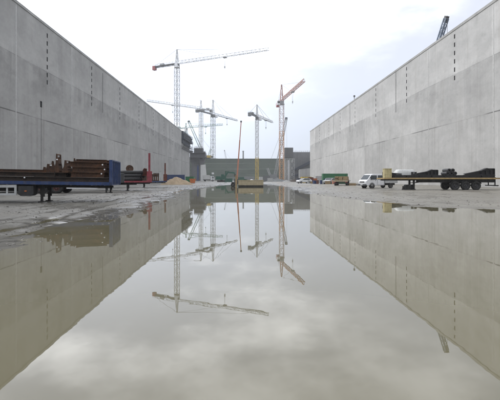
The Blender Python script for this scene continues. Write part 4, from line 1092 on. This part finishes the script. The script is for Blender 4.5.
for px,d,n_,lab in ((327.9,94,5,'stack of pallets in front of the green container'),(313,105,4,'low stack of pallets between orange skip and blue box'),(352.2,72,3,'low stack of pallets between timber wagon and white van')):
    g=MB()
    for k in range(n_):
        z=k*.15
        for y in (-.36,0,.36): g.box(-.6,.6,y-.05,y+.05,z,z+.1)
        for x in np.linspace(-.55,.55,6): g.box(x-.06,x+.06,-.4,.4,z+.102,z+.14)
    o=g.build('pallet_stack',M['wood'],loc=(PX(px,d),d,GZ-.02),rot=(0,0,R(random.uniform(-25,25)))); tag(o,lab,'pallets')
# timber wagon
def wagon():
    d=74; x=PX(342,d)
    t=empty('flatbed_wagon',(x,d,GZ),R(-20),'dark flatbed wagon loaded with tan timber, left of the white van','wagon')
    MB().box(-1.3,1.3,-2.6,2.6,.82,.92).build('deck',M['plank'],t)
    MB().box(-1.32,1.32,-2.68,-2.61,.72,.95).build('tailboard',M['beige'],t)
    MB().box(-.6,.6,-2.5,2.5,.55,.81).build('chassis',M['dark'],t)
    for y in (-1.7,-.5,1.8):
        for s in (-1,1):
            w=wheel(t,(s*.98,y,.41),.42,.3,s); w.rotation_euler=(0,0,R(-90) )
    MB().box(-1.2,1.2,-2.66,-2.56,.3,.42).build('underrun_bar',M['dark'],t)
    for s in (-1,1): MB().box(s*1.0-.2,s*1.0+.2,-2.72,-2.685,.6,.71).build('tail_light',M['crane_red'],t)
    p0=None
    c,s_=math.cos(R(-20)),math.sin(R(-20))
    for k in range(3):
        for j in range(3):
            lx,ly=-.72+j*.72+random.uniform(-.03,.03),random.uniform(-.15,.15)
            loc=(x+c*lx-s_*ly,d+s_*lx+c*ly,GZ+.925+k*.25)
            if p0 is None:
                p0=MB().box(-.33,.33,-2.3,2.3,0,.235).build('timber_baulk',M['wood'],loc=loc,rot=(0,0,R(-20)),bevel=.01); tag(p0,'thick tan timber baulk stacked on the dark wagon','timber','timber baulks on the wagon')
            else: dup(p0,loc,(0,0,R(-20+random.uniform(-1,1))))
wagon()

# ------------------------------------------------------------------ haze
hz=MB().box(-1600,1600,-1600,1600,-2.,95).build('haze',bpy.data.materials.new('haze'))
hm=hz.data.materials[0]; hm.use_nodes=True; hm.node_tree.nodes.clear()
_o=N(hm.node_tree,'ShaderNodeOutputMaterial'); _v=N(hm.node_tree,'ShaderNodeVolumePrincipled')
_v.inputs['Color'].default_value=(.95,.96,.98,1); _v.inputs['Density'].default_value=.0005; _v.inputs['Anisotropy'].default_value=.2
hm.node_tree.links.new(_v.outputs[0],_o.inputs['Volume']); tag(hz,'thin pale haze',kind='stuff')
# ------------------------------------------------------------------ sky, sun, camera
SUN=Vector((-.72,.42,.62)).normalized()
w=bpy.data.worlds.new('World'); scn.world=w; w.use_nodes=True
nt=w.node_tree; nt.nodes.clear()
out=N(nt,'ShaderNodeOutputWorld')
sky=N(nt,'ShaderNodeTexSky'); sky.sky_type='NISHITA'; sky.sun_disc=False
sky.sun_elevation=math.asin(SUN.z); sky.sun_rotation=math.atan2(SUN.x,SUN.y)
bg1=N(nt,'ShaderNodeBackground'); bg1.inputs['Strength'].default_value=.1; nt.links.new(sky.outputs[0],bg1.inputs['Color'])
tc=N(nt,'ShaderNodeTexCoord').outputs['Generated']
sp=N(nt,'ShaderNodeSeparateXYZ'); nt.links.new(tc,sp.inputs[0])
zc_=math_(nt,'ADD',math_(nt,'MAXIMUM',sp.outputs[2],0),.16)
cv=N(nt,'ShaderNodeCombineXYZ'); nt.links.new(math_(nt,'DIVIDE',sp.outputs[0],zc_),cv.inputs[0]); nt.links.new(math_(nt,'DIVIDE',sp.outputs[1],zc_),cv.inputs[1])
n1=noise(nt,mapping(nt,cv.outputs[0],(1,1,1),(3.4,1.7,0)),.85,7,.55)
n2=noise(nt,mapping(nt,cv.outputs[0],(1,1,1),(1.2,8.3,0)),2.4,6,.55)
nn=math_(nt,'ADD',math_(nt,'MULTIPLY',n1,.68),math_(nt,'MULTIPLY',n2,.32))
thick=mrange(nt,nn,.40,.60,smooth=True)
el=math_(nt,'SUBTRACT',sp.outputs[2],math_(nt,'MULTIPLY',sp.outputs[0],.38))
el=math_(nt,'ADD',el,math_(nt,'MULTIPLY',math_(nt,'SUBTRACT',n2,.5),.25))
thick=math_(nt,'MULTIPLY',thick,mrange(nt,el,.13,.36,.0,1,smooth=True))
# brighter where the sun stands behind the cloud
vd=N(nt,'ShaderNodeVectorMath'); vd.operation='DOT_PRODUCT'; nt.links.new(tc,vd.inputs[0]); vd.inputs[1].default_value=(-.55,.74,.40)
glow=mrange(nt,vd.outputs['Value'],.62,1,0,1,smooth=True)
grey=mixc(nt,mrange(nt,sp.outputs[2],.22,.5),mixc(nt,mrange(nt,sp.outputs[2],.03,.22),(.61,.685,.81),(.74,.79,.91)),(.70,.73,.83))
white=(1.9,1.93,1.98)
col=mixc(nt,thick,grey,white)
k=math_(nt,'ADD',1.0,math_(nt,'MULTIPLY',glow,.6))
k=math_(nt,'MULTIPLY',k,math_(nt,'ADD',mrange(nt,sp.outputs[2],.37,.48,1,.8,True),mrange(nt,sp.outputs[2],.52,.68,0,.22,True)))
sc=N(nt,'ShaderNodeVectorMath'); sc.operation='SCALE'; nt.links.new(col,sc.inputs[0]); nt.links.new(k,sc.inputs['Scale'])
bg2=N(nt,'ShaderNodeBackground'); nt.links.new(sc.outputs[0],bg2.inputs['Color']); bg2.inputs['Strength'].default_value=1.0
mx=N(nt,'ShaderNodeMixShader'); mx.inputs[0].default_value=.93
nt.links.new(bg1.outputs[0],mx.inputs[1]); nt.links.new(bg2.outputs[0],mx.inputs[2]); nt.links.new(mx.outputs[0],out.inputs['Surface'])

sl=bpy.data.lights.new('sun','SUN'); sl.energy=1.3; sl.angle=R(16); sl.color=(1,.97,.92)
so=bpy.data.objects.new('sun',sl); COL.objects.link(so); so.rotation_euler=SUN.to_track_quat('Z','Y').to_euler()
cam=bpy.data.cameras.new('camera'); co=bpy.data.objects.new('camera',cam); COL.objects.link(co)
co.location=(0,0,CAMZ); co.rotation_euler=(R(90),0,0)
cam.sensor_width=36; cam.sensor_fit='HORIZONTAL'; cam.lens=36*F/500; cam.shift_x=7/500; cam.shift_y=-21/500
cam.clip_start=.1; cam.clip_end=9000
scn.camera=co
scn.view_settings.view_transform='Standard'; scn.view_settings.look='None'; scn.view_settings.gamma=1; scn.view_settings.exposure=.28
scn.view_settings.use_curve_mapping=False
